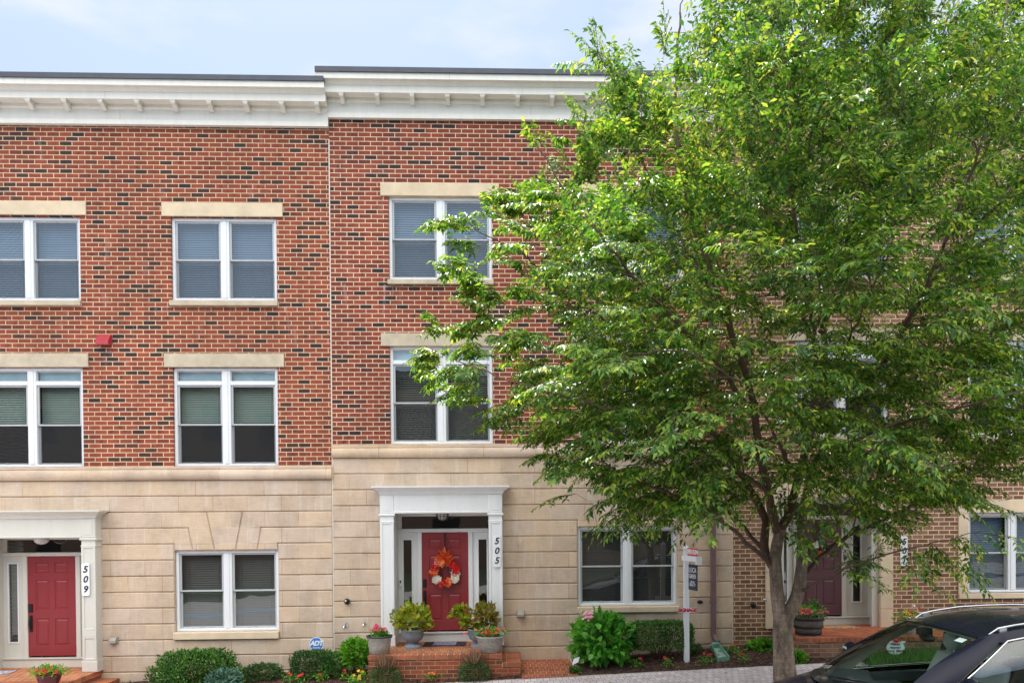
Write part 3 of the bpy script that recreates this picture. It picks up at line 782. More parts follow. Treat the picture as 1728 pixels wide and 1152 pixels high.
v = MB(); vx, vz = X(175.5, 573, -.06), Z(573, 175.5, -.06)
v.prism([(vx-.12, vz-.08), (vx+.12, vz-.08), (vx+.12, vz+.10), (vx-.12, vz+.10)], -.03, 0)
v.xprof([(-.03, vz+.10), (-.14, vz-.02), (-.15, vz-.10), (-.03, vz-.10)], vx-.11, vx+.11)
v.build('vent_hood', M['redvent'], h9)
def wall_vent(root, px, py, y, col='greyplastic', w=.12, name='wall_vent'):
    v = MB(); x, z = X(px, py, y), Z(py, px, y)
    v.xprof([(y, z+.055), (y-.05, z+.05), (y-.10, z-.0), (y-.10, z-.045), (y-.02, z-.05), (y, z-.05)], x-w/2, x+w/2)
    v.bbox(x-w/2-.02, x+w/2+.02, y-.012, y, z-.065, z+.065, .004)
    return v.build(name, M[col], root)
wall_vent(h9, 193, 1079, -.022)

# ---------------- house with the number 505
h5 = thing('townhouse', 'red brick townhouse numbered 505 in the middle with a wreath on its door', 'house', (.6, 0, 0), group='row of brick townhouses')
w3 = [px_rect(656, 830.5, 332, 472), px_rect(980, 1152, 335, 474)]
w2 = [px_rect(658, 831.5, 584, 748.5), px_rect(976, 1146, 584, 748.5)]
w1 = px_rect(974.8, 1143.3, 888, 1021.7)
zbr = Z(750.4, 700)
z7, ztp = cornice(h5, XJ+.002, XJ2, 115.4, 768, [X(c, 165, -.27) for c in (575.7, 636, 695, 755, 814, 873.7, 932.2, 991, 1050, 1108, 1167, 1225)], lret=.17, x0cap=X(531, 116, -.44))
MB().grid_wall(XJ+.002, XJ2, zbr-.02, z7+.02, 0, w3+w2, .16).build('brick_wall', M['brick5'], h5)
for w, lx in ((w3[0], (642, 842)), (w3[1], (966, 1166))):
    um = sum(lx)/2
    window(h5, *w, blinds=('blindw', 0, 1), label='upper window with closed pale blinds', lintel=(X(lx[0], 320), X(lx[1], 320), Z(331.5, um), Z(309.5, um)), sill=(w[0]-.02, w[1]+.02, Z(480.5, um), Z(472.5, um)))
for w, lx in ((w2[0], (643, 842.5)), (w2[1], (963, 1160))):
    um = sum(lx)/2
    window(h5, *w, transom=.19, blinds=('blindd', .0, 1, 1), label='tall window with transom lights and lowered dark blinds', lintel=(X(lx[0], 573), X(lx[1], 573), Z(584, um), Z(562.5, um)), lm='stoneg')
window(h5, *w1, yf=.05, blinds=('blindd', 0, 1), label='ground floor window in the stone base beside the downspout', screen=False, sill=(X(974, 1026), X(1144.5, 1026), Z(1031.3, 1060), Z(1021.9, 1060)), sm='stone')
stringcourse(h5, XJ+.004, XJ2, Z(750.6, 700), ZG5)
arch5 = dict(r=2, k0=X(1025, 826), k1=X(1043, 887), K0=X(1090, 826), K1=X(1075.5, 887), l2=X(1000, 853), l3=X(1009, 887), L2=X(1119, 853), L3=X(1111, 887), w0=w1[0], w1=w1[1], zh=w1[3])
base_wall(h5, XJ+.004, XJ2, ZG5, HC5, 14, M['stone5'], w1, ent5, arch5)
shell(h5, XJ, XJ2, -.9, ztp-.05, 0)
MB().box(XJ-.009, XJ+.010, -.012, .01, -.3, z7-.36).build('caulk_joint', M['caulk'], h5)
portico(h5, P5R, T5, B5, 'cage')
doorunit(h5, D5['xc'], D5['zd0'], D5['zd1'], .36, D5['xl'], D5['xr'], T5-.44, 'reddoor', 'white5', B5)
plaque(h5, '505', X(838.3, 929, -.26), Z(929, 838.3, -.26), -.262, .575)
b = MB(); bx, bz = X(676, 983, .35), Z(983, 676, .35); b.bbox(bx-.022, bx+.022, .32, .36, bz-.07, bz+.07, .008)
bo = b.build('doorbell', M['plaque'], h5); MB().bbox(bx-.012, bx+.012, .314, .322, bz-.0, bz+.05, .003).build('camera_eye', M['black'], bo)
# downspout with straps and a kicked-out shoe
dx = X(1203.5, 950, -.07); dsp = MB(); zt_ = z7+.0; zbt = Z(1072, 1203, -.07)
dsp.box(dx-.045, dx+.045, -.10, -.025, zbt, zt_); 
dsp.tube([(dx, -.0625, zbt+.02), (dx+.015, -.085, zbt-.05), (dx+.06, -.15, zbt-.11)], [.052, .052, .05], 8, capend=False)
for zz in (zbt+.6, zbt+2.4, zbt+4.2, zbt+6.2): dsp.box(dx-.055, dx+.055, -.103, -.02, zz, zz+.04)
ds = dsp.build('downspout', M['pipe'], h5)
mo = MB(); mo.sphere((dx+.063, -.153, zbt-.112), .042, 10, 6, sy=.7); mo.build('spout_opening', M['black'], ds)
wall_vent(h5, 878.5, 1035, -.022)
q = MB(); x_, z_ = X(586, 1014, -.03), Z(1014, 586, -.03); q.sphere((x_, -.05, z_), .055, 12, 8, sy=.9); q.build('motion_light', M['black'], h5)
q = MB(); q.sphere((x_-.015, -.095, z_+.01), .022, 8, 6); q.build('light_lens', M['chrome'], h5)
for nm, px, py, r_ in (('hose_bib', 583, 1054, .05), ('pipe_stub', 615.5, 1050.5, .038)):
    q = MB(); x_, z_ = X(px, py, -.03), Z(py, px, -.03)
    q.lathe([(r_, 0), (r_*.9, .01)], 0, 0, 0, 12)
    mb = MB(); mb.add([(x_+p[0], -.022-p[2], z_+p[1]) for p in q.v], [f[::-1] for f in q.f])
    mb.tube([(x_, -.02, z_), (x_-.006, -.08, z_), (x_-.012, -.12, z_-.02), (x_-.02, -.125, z_-.055)], [.016, .018, .018, .014], 6)
    if nm == 'hose_bib': mb.tube([(x_, -.085, z_+.01), (x_, -.085, z_+.05)], .007, 5); mb.box(x_-.03, x_+.03, -.093, -.078, z_+.05, z_+.06)
    mb.build(nm, M['chrome'], h5)
q = MB(); x_, z_ = X(1181.5, 1015, -.03), Z(1015, 1181.5, -.03); q.sphere((x_, -.03, z_), .055, 14, 8, sy=.5, sz=.62); q.build('vent_cover', M['black'], h5)

# ---------------- brown brick house with the number 501
Y1 = .12
h1 = thing('townhouse', 'brown brick townhouse numbered 501 behind the tree with a plum door', 'house', (7.9, 0, .2), group='row of brick townhouses')
xb = XJ2+7.4
w3 = [px_rect(1342, 1500, 330, 470, Y1), px_rect(1634, 1787, 330, 470, Y1)]
w2 = [px_rect(1342, 1500, 575, 735, Y1), px_rect(1634, 1787, 575, 735, Y1)]
w1 = px_rect(1633.6, 1787, 864.5, 999.5, Y1)
ent = (X(1313, 960, Y1), X(1484.5, 960, Y1), -.3, Z(838, 1400, Y1), .0)
z7, ztp = cornice(h1, XJ2+.004, xb, 84.5, 1400, [XJ2+.45+.655*k for k in range(11)], lret=.15, x0cap=XJ2-.16, k=1.02)
MB().grid_wall(XJ2, xb, -.7, z7+.02, Y1, w3+w2+[w1, ent], .16).build('brick_wall', M['brick1'], h1)
for w in w3:
    window(h1, *w, yf=Y1+.045, blinds=('blindw', 0, 1), label='upper window in brown brick', sill=(w[0]-.02, w[1]+.02, w[2]-.09, w[2]))
    a = MB(); a.bbox(w[0]-.16, w[1]+.16, Y1-.028, Y1+.1, w[3], w[3]+.23, .006); a.build('lintel', M['stoneg'], h1)
for w in w2:
    window(h1, *w, yf=Y1+.045, transom=.19, blinds=('blindg', .5, 1, 1), label='tall window in brown brick')
    a = MB(); a.bbox(w[0]-.16, w[1]+.16, Y1-.028, Y1+.1, w[3], w[3]+.23, .006); a.build('lintel', M['stoneg'], h1)
    a = MB(); a.bbox(w[0]-.05, w[1]+.05, Y1-.05, Y1+.1, w[2]-.1, w[2], .006); a.build('sill', M['stoneg'], h1)
window(h1, *w1, yf=Y1+.05, blinds=('blindw', 0, 1), label='ground floor window in a stone surround')
s = MB(); xl_, xr_ = X(1616.3, 930, Y1), X(1805, 930, Y1); zt_, zb_ = Z(842.5, 1640, Y1), Z(1009.5, 1640, Y1)
s.bbox(xl_, w1[0], Y1-.03, Y1+.1, w1[2], w1[3]); s.bbox(w1[1], xr_, Y1-.03, Y1+.1, w1[2], w1[3])
s.bbox(xl_, xr_, Y1-.032, Y1+.1, w1[3], zt_); s.bbox(xl_, xr_, Y1-.05, Y1+.1, zb_, w1[2])
s.build('window_surround', M['stone'], h1)
fl1 = Z(1058, 1490, Y1-.03)
s = MB(); jw = X(1506, 960, Y1)-X(1484.5, 960, Y1)
nb = 7; hh = (ent[3]-fl1)/nb
for a, b_ in ((ent[0]-jw, ent[0]), (ent[1], ent[1]+jw)):
    for k in range(nb): s.bbox(a, b_, Y1-.035, Y1+.12, fl1+k*hh+.003, fl1+(k+1)*hh-.003, .004)
s.bbox(ent[0]-jw-.03, ent[1]+jw+.03, Y1-.04, Y1+.12, ent[3], ent[3]+.26, .008)
s.build('door_stone_surround', M['stone'], h1)
yd = Y1+.52
s = MB(); s.box(ent[0]-.02, ent[0], Y1+.08, yd+.05, fl1, ent[3]); s.box(ent[1], ent[1]+.02, Y1+.08, yd+.05, fl1, ent[3]); s.box(ent[0], ent[1], Y1+.08, yd+.05, ent[3]-.02, ent[3])
s.bbox(ent[1]-.13, ent[1], Y1+.05, Y1+.1, fl1, ent[3]-.02); s.bbox(ent[0], ent[0]+.13, Y1+.05, Y1+.1, fl1, ent[3]-.02)
s.build('reveal', M['cream'], h1)
doorunit(h1, X(1382.5, 950, yd), Z(1037, 1400, yd), Z(875.5, 1400, yd), yd, ent[0], ent[1], ent[3]-.01, 'plumdoor', 'cream', fl1)
plaque(h1, '501', X(1524.8, 929, Y1), Z(929, 1524.8, Y1), Y1-.002, .56)
wall_vent(h1, 1538, 1046, Y1-.002, 'plaque')
q = MB(); x_, z_ = X(1270, 1020, Y1), Z(1020, 1270, Y1); q.sphere((x_, Y1-.04, z_), .055, 12, 8, sy=.8); q.build('motion_light', M['black'], h1)
q = MB(); x_, z_ = X(1288, 1012, Y1), Z(1012, 1288, Y1); q.tube([(x_+.05, Y1, z_), (x_+.02, Y1-.1, z_), (x_-.06, Y1-.12, z_-.01)], [.02, .018, .015], 6); q.sphere((x_-.02, Y1-.12, z_+.02), .03, 8, 6); q.build('hose_bib', M['chrome'], h1)
shell(h1, XJ2, xb, -.6, ztp-.05, Y1)
s = MB(); s.box(XJ2+.02, ent[0]-jw-.1, Y1-.05, Y1, -.3, Z(1086, 1260, Y1-.05)); s.build('footing', M['concrete'], h1)
MB().box(XJ2-.003, XJ2+.012, .0, Y1+.01, -.3, Z(195, 1236)).build('caulk_joint', M['caulk'], h1)
# ================================================================ ground
def interp(x, pts):
    if x <= pts[0][0]: return pts[0][1]
    for (a, b), (c, d) in zip(pts, pts[1:]):
        if x <= c: return b+(d-b)*(x-a)/(c-a)
    return pts[-1][1]
BASE = [(-20, -.75), (-10, -.42), (-7.5, -.33), (-4.5, -.17), (-3.1, -.14), (.3, .005), (1.2, .01), (2.6, .09), (4.28, .22), (6, .26), (12, .5), (20, .8)]
YE = -1.42
def slope(x): return .037*max(-26, min(26, x))
def walk(x, y): return -.08+slope(x)-.015*(YE-y)
def bed(x, y):
    t = min(1, max(0, -y/(-YE))); a = interp(x, BASE); b = walk(x, YE)
    t = t*t*(3-2*t)*.5+t*.5
    return a*(1-t)+b*t+.035*math.sin(math.pi*t)
def ground(x, y): return walk(x, y) if y < YE else bed(x, y)
def sheet(name, x0, x1, y0, y1, nx, ny, fn, mat, smooth=True, kind='structure'):
    mb = MB(); mb.patch(lambda s, t: (x0+(x1-x0)*s, y0+(y1-y0)*t, fn(x0+(x1-x0)*s, y0+(y1-y0)*t)), nx, ny, smooth)
    return tag(mb.build(name, mat), kind=kind)
M['asphalt'] = simple('asphalt', '8c8b8a', .9, var=.2, nscale=8, bumps=.4)
M['curb'] = simple('concrete_curb', 'a39d94', .9, var=.15, bumps=.2)
m, nt, b = newmat('mulch'); P_ = wpos(nt)
vo = N(nt, 'ShaderNodeTexVoronoi'); vo.inputs['Scale'].default_value = 38; mp = N(nt, 'ShaderNodeMapping'); mp.inputs['Scale'].default_value = (.6, 1.2, 1); mp.inputs['Rotation'].default_value = (0, 0, .6)
L(nt, P_, mp.inputs[0]); L(nt, mp.outputs[0], vo.inputs['Vector'])
sp = N(nt, 'ShaderNodeSeparateXYZ'); L(nt, vo.outputs['Color'], sp.inputs[0])
c = ramp(nt, sp.outputs[0], [(0, lin('2c1c15')), (.5, lin('4a3026')), (.85, lin('60443a')), (1, lin('8a6c5a'))])
c = mixc(nt, 1, c, ramp(nt, noise(nt, P_, 2.5, 4), [(.3, g(.7)), (.7, g(1.25))]), 'MULTIPLY'); L(nt, c, b.inputs['Base Color']); b.inputs['Roughness'].default_value = .95
bump(nt, b, vo.outputs['Distance'], 1, .03); M['mulch'] = m
M['chip'] = leafmat('mulch_chips', [(0, lin('241711')), (.5, lin('4d3328')), (.9, lin('6f5143')), (1, lin('a08670'))], trans=0, rough=.95, spec=.1)
M['lawn'] = simple('far_lawn', '2c3422', .95, var=.3, nscale=3)

PX0, PX1 = X(876.8, 1112, 0), X(961, 1112, 0)
sheet('sidewalk', -45, 45, -6.1, YE, 120, 6, walk, M['paver'])
cb = MB(); cb.patch(lambda s, t: (-45+90*s, -6.1-.16*t, walk(-45+90*s, -6.1)+.004), 90, 1); cb.patch(lambda s, t: (-45+90*s, -6.26, walk(-45+90*s, -6.1)+.004-.16*t), 90, 1)
tag(cb.build('curb', M['curb']), kind='structure')
sheet('street', -45, 45, -14, -6.25, 90, 4, lambda x, y: walk(x, -5)-.14-.02*(abs(y+9.5)-4.4), M['asphalt'])
sheet('far_sidewalk', -45, 45, -19, -14, 90, 2, lambda x, y: walk(x, -5)-.02, M['asphalt'])
sheet('ground', -140, 140, -160, -19, 40, 20, lambda x, y: walk(x, -5)-.03, M['lawn'])
sheet('back_ground', -140, 140, 8, 120, 40, 10, lambda x, y: walk(x, -5)-.3, M['lawn'])
sheet('mulch_bed', -12, PX0, YE, .05, 120, 16, lambda x, y: bed(x, y)+.012*math.sin(x*7+y*5)*math.sin(y*9), M['mulch'])
sheet('mulch_bed', PX1+.03, 13, YE, .15, 110, 16, lambda x, y: bed(x, y)+.012*math.sin(x*7+y*5)*math.sin(y*9), M['mulch'])
pm = MB(); 
pm.patch(lambda s, t: (PX0+(PX1-PX0+.04*(1-t))*s, YE-.04+(.04-YE+.0)*t, ground(PX0+(PX1-PX0)*s, YE)*(1-t)+.012*t+.006), 8, 10)
tag(pm.build('brick_path', M['path']), kind='structure')
# loose chips
n = 9000; xs = rng.uniform(-9, 9, n); ys = rng.uniform(YE-.05, -.02, n)
keep = (xs < PX0) | (xs > PX1+.05); xs, ys = xs[keep], ys[keep]; n = len(xs)
zs = np.array([bed(a, max(YE, b_))+.016 for a, b_ in zip(xs, ys)])
D = np.stack([rng.normal(size=n), rng.normal(size=n), rng.normal(size=n)*.35], 1); U = np.stack([rng.normal(size=n)*.4, rng.normal(size=n)*.4, np.ones(n)], 1)
V, tf = leaf_arrays(np.stack([xs, ys, zs], 1), D, U, rng.uniform(.02, .06, n), rng.uniform(.012, .025, n))
tag(leaf_obj('mulch_chips', [(V, tf)], M['chip']), kind='stuff', label='loose brown wood chips lying on the flower beds')

# ================================================================ stoops
mt, nt, b = newmat('edge_brick'); geo = N(nt, 'ShaderNodeNewGeometry')
c = ramp(nt, geo.outputs['Random Per Island'], [(0, lin('b56a46')), (.4, lin('a35e40')), (.7, lin('8a563c')), (1, lin('bb6a48'))])
c = mixc(nt, 1, c, ramp(nt, noise(nt, geo.outputs['Position'], 30, 4), [(.3, g(.8)), (.7, g(1.15))]), 'MULTIPLY'); L(nt, c, b.inputs['Base Color']); b.inputs['Roughness'].default_value = .85
M['edge'] = mt
M['mortar'] = simple('mortar', 'd2b491', .9)
def brick_run(mb, x0, x1, y0, y1, z0, z1, n, b=.007):
    w = (x1-x0)/n
    for i in range(n):
        a, c = x0+i*w+.005, x0+(i+1)*w-.005; j = random.uniform(-.002, .002)
        fr = [(a, y0+j, z0), (c, y0+j, z0), (c, y0+j, z1-b), (a, y0+j, z1-b), (a+b, y0+b+j, z1), (c-b, y0+b+j, z1), (c-b, y1, z1), (a+b, y1, z1), (a, y1, z1-b), (c, y1, z1-b), (a, y1, z0), (c, y1, z0)]
        mb.add(fr, [(0, 1, 2, 3), (3, 2, 5, 4), (4, 5, 6, 7), (0, 3, 8, 10), (3, 4, 7, 8), (2, 1, 11, 9), (5, 2, 9, 6), (10, 11, 1, 0)])
def stoop(name, label, xl, xr, ztop, yf, yb, step, body, top):
    t = thing(name, label, 'stoop', ((xl+xr)/2, (yf+yb)/2, ztop-.45), group='brick stoops')
    s = MB(); s.box(xl+.015, xr-.012, yf+.025, -.03, ztop-1.0, ztop-.085); s.build('base', M[body], t)
    s = MB(); s.box(xl+.01, xr-.008, yf+.02, yb-.001, ztop-.084, ztop-.006); s.build('mortar_bed', M['mortar'], t)
    s = MB(); brick_run(s, xl, xr, yf, yf+.205, ztop-.072, ztop, max(2, round((xr-xl)/.1016))); s.build('edge_bricks', M['edge'], t)
    s = MB(); s.add([(xl, yf+.207, ztop), (xr, yf+.207, ztop), (xr, yb, ztop), (xl, yb, ztop)], [(0, 1, 2, 3)]); s.box(xl, xr, yf+.207, yb, ztop-.07, ztop-.001); s.build('paving', M[top], t)
    if step:
        q = MB(); zs_ = ztop-.155; w = step
        q.box(xr-.01, xr+w-.01, yf+.02, -.03, zs_-.8, zs_-.075); so = q.build('step', M[body], t)
        q = MB(); n = int((-.03-yf)/.1016)
        for k in range(n):
            y0 = yf+k*.1016; q.bbox(xr+.075, xr+w, y0+.003, y0+.0986, zs_-.07, zs_, .002); q.bbox(xr+.001, xr+.068, y0+.003, y0+.0986, zs_-.07, zs_, .002)
        q.build('step_bricks', M['edge'], so)
        q = MB(); q.box(xr-.01, xr+w-.012, yf+.012, -.03, zs_-.074, zs_-.005); q.build('mortar_bed', M['mortar'], so)
    return t
XL5, XR5 = X(620.5, 1105, -1.22), X(848, 1105, -1.22)
stoop('brick_stoop', 'brick stoop in front of door 505 with one side step and plant pots on it', XL5, XR5, B5, -1.25, .37, .31, 'stoopb', 'stoopt')
stoop('brick_stoop', 'brick stoop at the lower left corner in front of door 509', XL5+DX, XR5+DX, B9, -1.25, .37, .31, 'stoopb', 'stoopt')
stoop('brick_stoop', 'broad stoop with brown brick sides and orange paving in front of door 501', X(1343, 1076, -1.12), X(1620, 1076, -1.12), fl1, -1.14, .66, 0, 'stoop1f', 'stoop1')

# ================================================================ across the street: what the window panes mirror
ob = thing('rowhouse_block', 'long brick rowhouse block across the street behind the viewer', 'house', (0, -31, -.2))
s = MB(); s.box(-40, 40, -40, -31, -2, 10.2); s.build('wall', simple('dark_brick_wall', '4c3e36', .9), ob)
s = MB(); s.box(-40.3, 40.3, -40.3, -30.7, 10.2, 10.7); s.build('roof', M['roof'], ob)
for i in range(-12, 13):
    for j in range(3):
        s = MB(); x_ = i*3.1; s.box(x_-.7, x_+.7, -31, -30.93, 1+j*3.0, 2.7+j*3.0); s.build('window', M['black'], ob)

# ================================================================ camera, sky, sun
cam = bpy.data.cameras.new('Camera'); co = bpy.data.objects.new('camera', cam); COL.objects.link(co)
co.matrix_world = Matrix((( RT.x, UP.x, -FW.x, 0), (RT.y, UP.y, -FW.y, CAMY), (RT.z, UP.z, -FW.z, CAMZ), (0, 0, 0, 1)))
cam.sensor_width = 36; cam.lens = FPX/1728*36; cam.shift_x = (864-CX)/1728; cam.shift_y = (CY-576)/1728
cam.clip_end = 2000; cam.clip_start = .1
scene.camera = co
EL, AZ = R(57), R(-15)       # azimuth clockwise from +y
w = bpy.data.worlds.new('World'); scene.world = w; w.use_nodes = True; nt = w.node_tree
bg = nt.nodes['Background']; sky = N(nt, 'ShaderNodeTexSky'); sky.sky_type = 'NISHITA'; sky.sun_disc = False
sky.sun_elevation = EL; sky.sun_rotation = AZ; sky.altitude = 50; sky.dust_density = 2.0; sky.ozone_density = 1.2
tc = N(nt, 'ShaderNodeTexCoord'); mp = N(nt, 'ShaderNodeMapping'); mp.inputs['Scale'].default_value = (1.0, 1.0, 3.0); mp.inputs['Location'].default_value = (.35, 0, .2); L(nt, tc.outputs['Generated'], mp.inputs[0])
nz = noise(nt, mp.outputs[0], 2.6, 7, .55)
mask = ramp(nt, nz, [(.47, g(0)), (.60, g(.95))])
veil = mixc(nt, .78, sky.outputs[0], (2.45, 3.15, 4.05, 1))
skyc = mixc(nt, mask, veil, (4.1, 4.35, 4.7, 1))
# sky half behind the viewer brightened, an added fill for the shaded fronts
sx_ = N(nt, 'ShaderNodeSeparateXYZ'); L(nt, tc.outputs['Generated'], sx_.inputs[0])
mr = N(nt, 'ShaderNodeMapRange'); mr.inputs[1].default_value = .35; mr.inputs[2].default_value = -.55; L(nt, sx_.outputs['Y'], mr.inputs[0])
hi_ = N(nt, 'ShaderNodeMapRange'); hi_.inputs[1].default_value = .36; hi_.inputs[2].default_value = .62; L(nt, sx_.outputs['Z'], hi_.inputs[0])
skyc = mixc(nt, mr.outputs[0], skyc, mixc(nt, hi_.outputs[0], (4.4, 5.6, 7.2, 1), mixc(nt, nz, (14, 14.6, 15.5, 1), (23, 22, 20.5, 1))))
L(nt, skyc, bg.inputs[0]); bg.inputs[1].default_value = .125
sl = bpy.data.lights.new('sun', 'SUN'); sl.energy = 5.0; sl.angle = R(.6); sl.color = (1, .97, .92)
so = bpy.data.objects.new('sun', sl); COL.objects.link(so)
sd = Vector((math.sin(AZ)*math.cos(EL), math.cos(AZ)*math.cos(EL), math.sin(EL)))
so.rotation_euler = sd.to_track_quat('Z', 'Y').to_euler(); so.location = sd*40
scene.view_settings.view_transform = 'Standard'; scene.view_settings.look = 'None'; scene.view_settings.gamma = 1
scene.view_settings.exposure = 0.8
scene.cycles.max_bounces = 8; scene.cycles.transparent_max_bounces = 16; scene.cycles.diffuse_bounces = 3
scene.cycles.caustics_reflective = False; scene.cycles.caustics_refractive = False
# ================================================================ plants and small things
def stops(*c): 
    n = len(c); return [(i/(n-1), lin(x)) for i, x in enumerate(c)]
LM = {
 'box': leafmat('boxwood_leaves', stops('1d3c14', '35642a', '4f8434', '8fb048'), .25, .45, 3),
 'boxd': leafmat('dark_boxwood_leaves', stops('1c3016', '2f5026', '456c34', '6e8c44'), .25, .5, 3),
 'lime': leafmat('lime_leaves', stops('34681e', '529026', '76b434', '98cc4a'), .4, .4, 3),
 'hyd': leafmat('hydrangea_leaves', stops('2e681e', '4a942e', '66b03e', '84c654'), .35, .4, 2.5),
 'blue': leafmat('blue_green_leaves', stops('24463a', '3c6454', '5f8875', '86a892'), .25, .5, 3),
 'sedum': leafmat('mound_leaves', stops('2c4020', '465c2e', '627844', '849660'), .25, .5, 3),
 'coleus': leafmat('chartreuse_leaves', stops('4c4a1c', '7f8a24', '93aa2a', 'a8b83c', 'a06a44'), .4, .45, 4),
 'coleus2': leafmat('bronze_green_leaves', stops('46401f', '7a7a2c', '8f9e34', '7e5038', '9a6644'), .4, .45, 4),
 'grass': leafmat('reddish_grass', stops('5a4634', '7a5c48', '9a7a62', 'ac9674'), .2, .5, 5),
 'lawn': leafmat('low_grass', stops('24401a', '3f6a28', '57863a', '7aa04e'), .3, .5, 3),
 'red': leafmat('red_petals', stops('a01218', 'c81e22', 'd83030', 'e04848'), .3, .5, 9),
 'pink': leafmat('pink_petals', stops('b02050', 'd03468', 'e0508a', 'e878a0'), .3, .5, 9),
 'pale': leafmat('pale_pink_petals', stops('d898b8', 'e4aac4', 'ecc0d4', 'f0d0dc'), .3, .5, 9),
 'orange': leafmat('orange_petals', stops('b83a20', 'd85a2c', 'e47a40', 'e89a60'), .3, .5, 9),
 'yellow': leafmat('yellow_petals', stops('d8a020', 'e4b828', 'ecc840', 'f0d860'), .3, .5, 9),
 'whitep': leafmat('white_petals', stops('c8c8c0', 'dcdcd4', 'e8e8e4', 'f0f0ec'), .3, .5, 9),
}
M['stem'] = simple('woody_stem', '5a4636', .9, var=.2)
M['gstem'] = simple('green_stem', '4a6a30', .8, var=.2)
def cloud(cx, cy, zb, rx, ry, rz, n, Ln, Wd, kind='round', shell=.35, up=.5, shape='ovate', lump=.17):
    d = rng.normal(size=(n, 3)); d = nrm(d); d[:, 2] = np.where(d[:, 2] < -.75, -d[:, 2], d[:, 2]); d = nrm(d)
    if kind == 'box':
        p = 6.0; s = (np.abs(d)**p).sum(1)**(-1/p); q = d*s[:, None]
    else: s = (np.abs(d)**2.6).sum(1)**(-1/2.6); q = d*s[:, None]
    r = 1-rng.random(n)**1.7*shell
    a = np.arctan2(q[:, 1], q[:, 0])
    r *= 1+lump*np.sin(a*3+cx*5)*np.cos(q[:, 2]*4+cy*3)+lump*.7*np.sin(a*7+cx)+rng.normal(size=n)*.035
    P = np.stack([cx+q[:, 0]*rx*r, cy+q[:, 1]*ry*r, zb+rz*.5+(q[:, 2]*r)*rz*.5], 1)
    D = nrm(d*.9+rng.normal(size=(n, 3))*.55+np.array([0, 0, up]))
    U = nrm(d*.6+rng.normal(size=(n, 3))*.5+np.array([0, 0, .8]))
    return leaf_arrays(P, D, U, Ln*rng.uniform(.65, 1.2, n), Wd*rng.uniform(.7, 1.2, n), shape)
def stems(mb, cx, cy, zg, rx, ry, h, n, r=.006):
    for i in range(n):
        a = random.uniform(0, 6.283); q = random.uniform(.2, .85)
        ex, ey = cx+math.cos(a)*rx*q, cy+math.sin(a)*ry*q
        bx, by = cx+math.cos(a)*rx*.12, cy+math.sin(a)*ry*.12
        mb.tube([(bx, by, zg-.02), ((bx+ex)/2+random.uniform(-.02, .02), (by+ey)/2, zg+h*.4), (ex, ey, zg+h*random.uniform(.6, .9))], [r, r*.7, r*.3], 4)
def bush(name, label, cat, px0, px1, vt, vb, y, mat, n, Ln, Wd, kind='round', ry=None, gap=0, **k):
    """shrub spanning the photo columns px0..px1 and rows vt..vb at depth y"""
    xm = (px0+px1)/2; x0, x1 = X(px0, vb, y), X(px1, vb, y); zt, zb = Z(vt, xm, y), Z(vb, xm, y); zt = zb+(zt-zb)*.95; x0, x1 = x0+(x1-x0)*.03, x1-(x1-x0)*.03
    cx = (x0+x1)/2; zg = ground(cx, y); rx = (x1-x0)/2; ry = ry or rx*.8
    t = thing(name, label, cat, (cx, y, zg))
    V = cloud(cx, y, zb+gap, rx, ry, zt-zb-gap, int(n*1.9), Ln*1.15, Wd*1.25, kind, **k)
    leaf_obj('foliage', [V], LM[mat], t)
    s = MB(); stems(s, cx, y, zg, rx, ry, max(.1, zt-zg), 16); s.build('stem', M['stem'], t)
    return t, cx, zg
def heads(pts, r, petals=5, cup=.5, front=(0, -.5, .6)):
    Ps, Ds, Us = [], [], []
    for p in pts:
        nrm_ = Vector((front[0]+random.uniform(-.5, .5), front[1]+random.uniform(-.4, .4), front[2]+random.uniform(-.3, .3))).normalized()
        u = nrm_.orthogonal().normalized(); w_ = nrm_.cross(u); a0 = random.uniform(0, 6)
        for k in range(petals):
            a = a0+2*math.pi*k/petals; d = (u*math.cos(a)+w_*math.sin(a))+nrm_*cup
            Ps.append(p); Ds.append(d); Us.append(nrm_)
    n = len(Ps); return leaf_arrays(np.array(Ps, float), np.array(Ds, float), np.array(Us, float), np.full(n, r)*rng.uniform(.8, 1.1, n), np.full(n, r*.95), 'ovate')
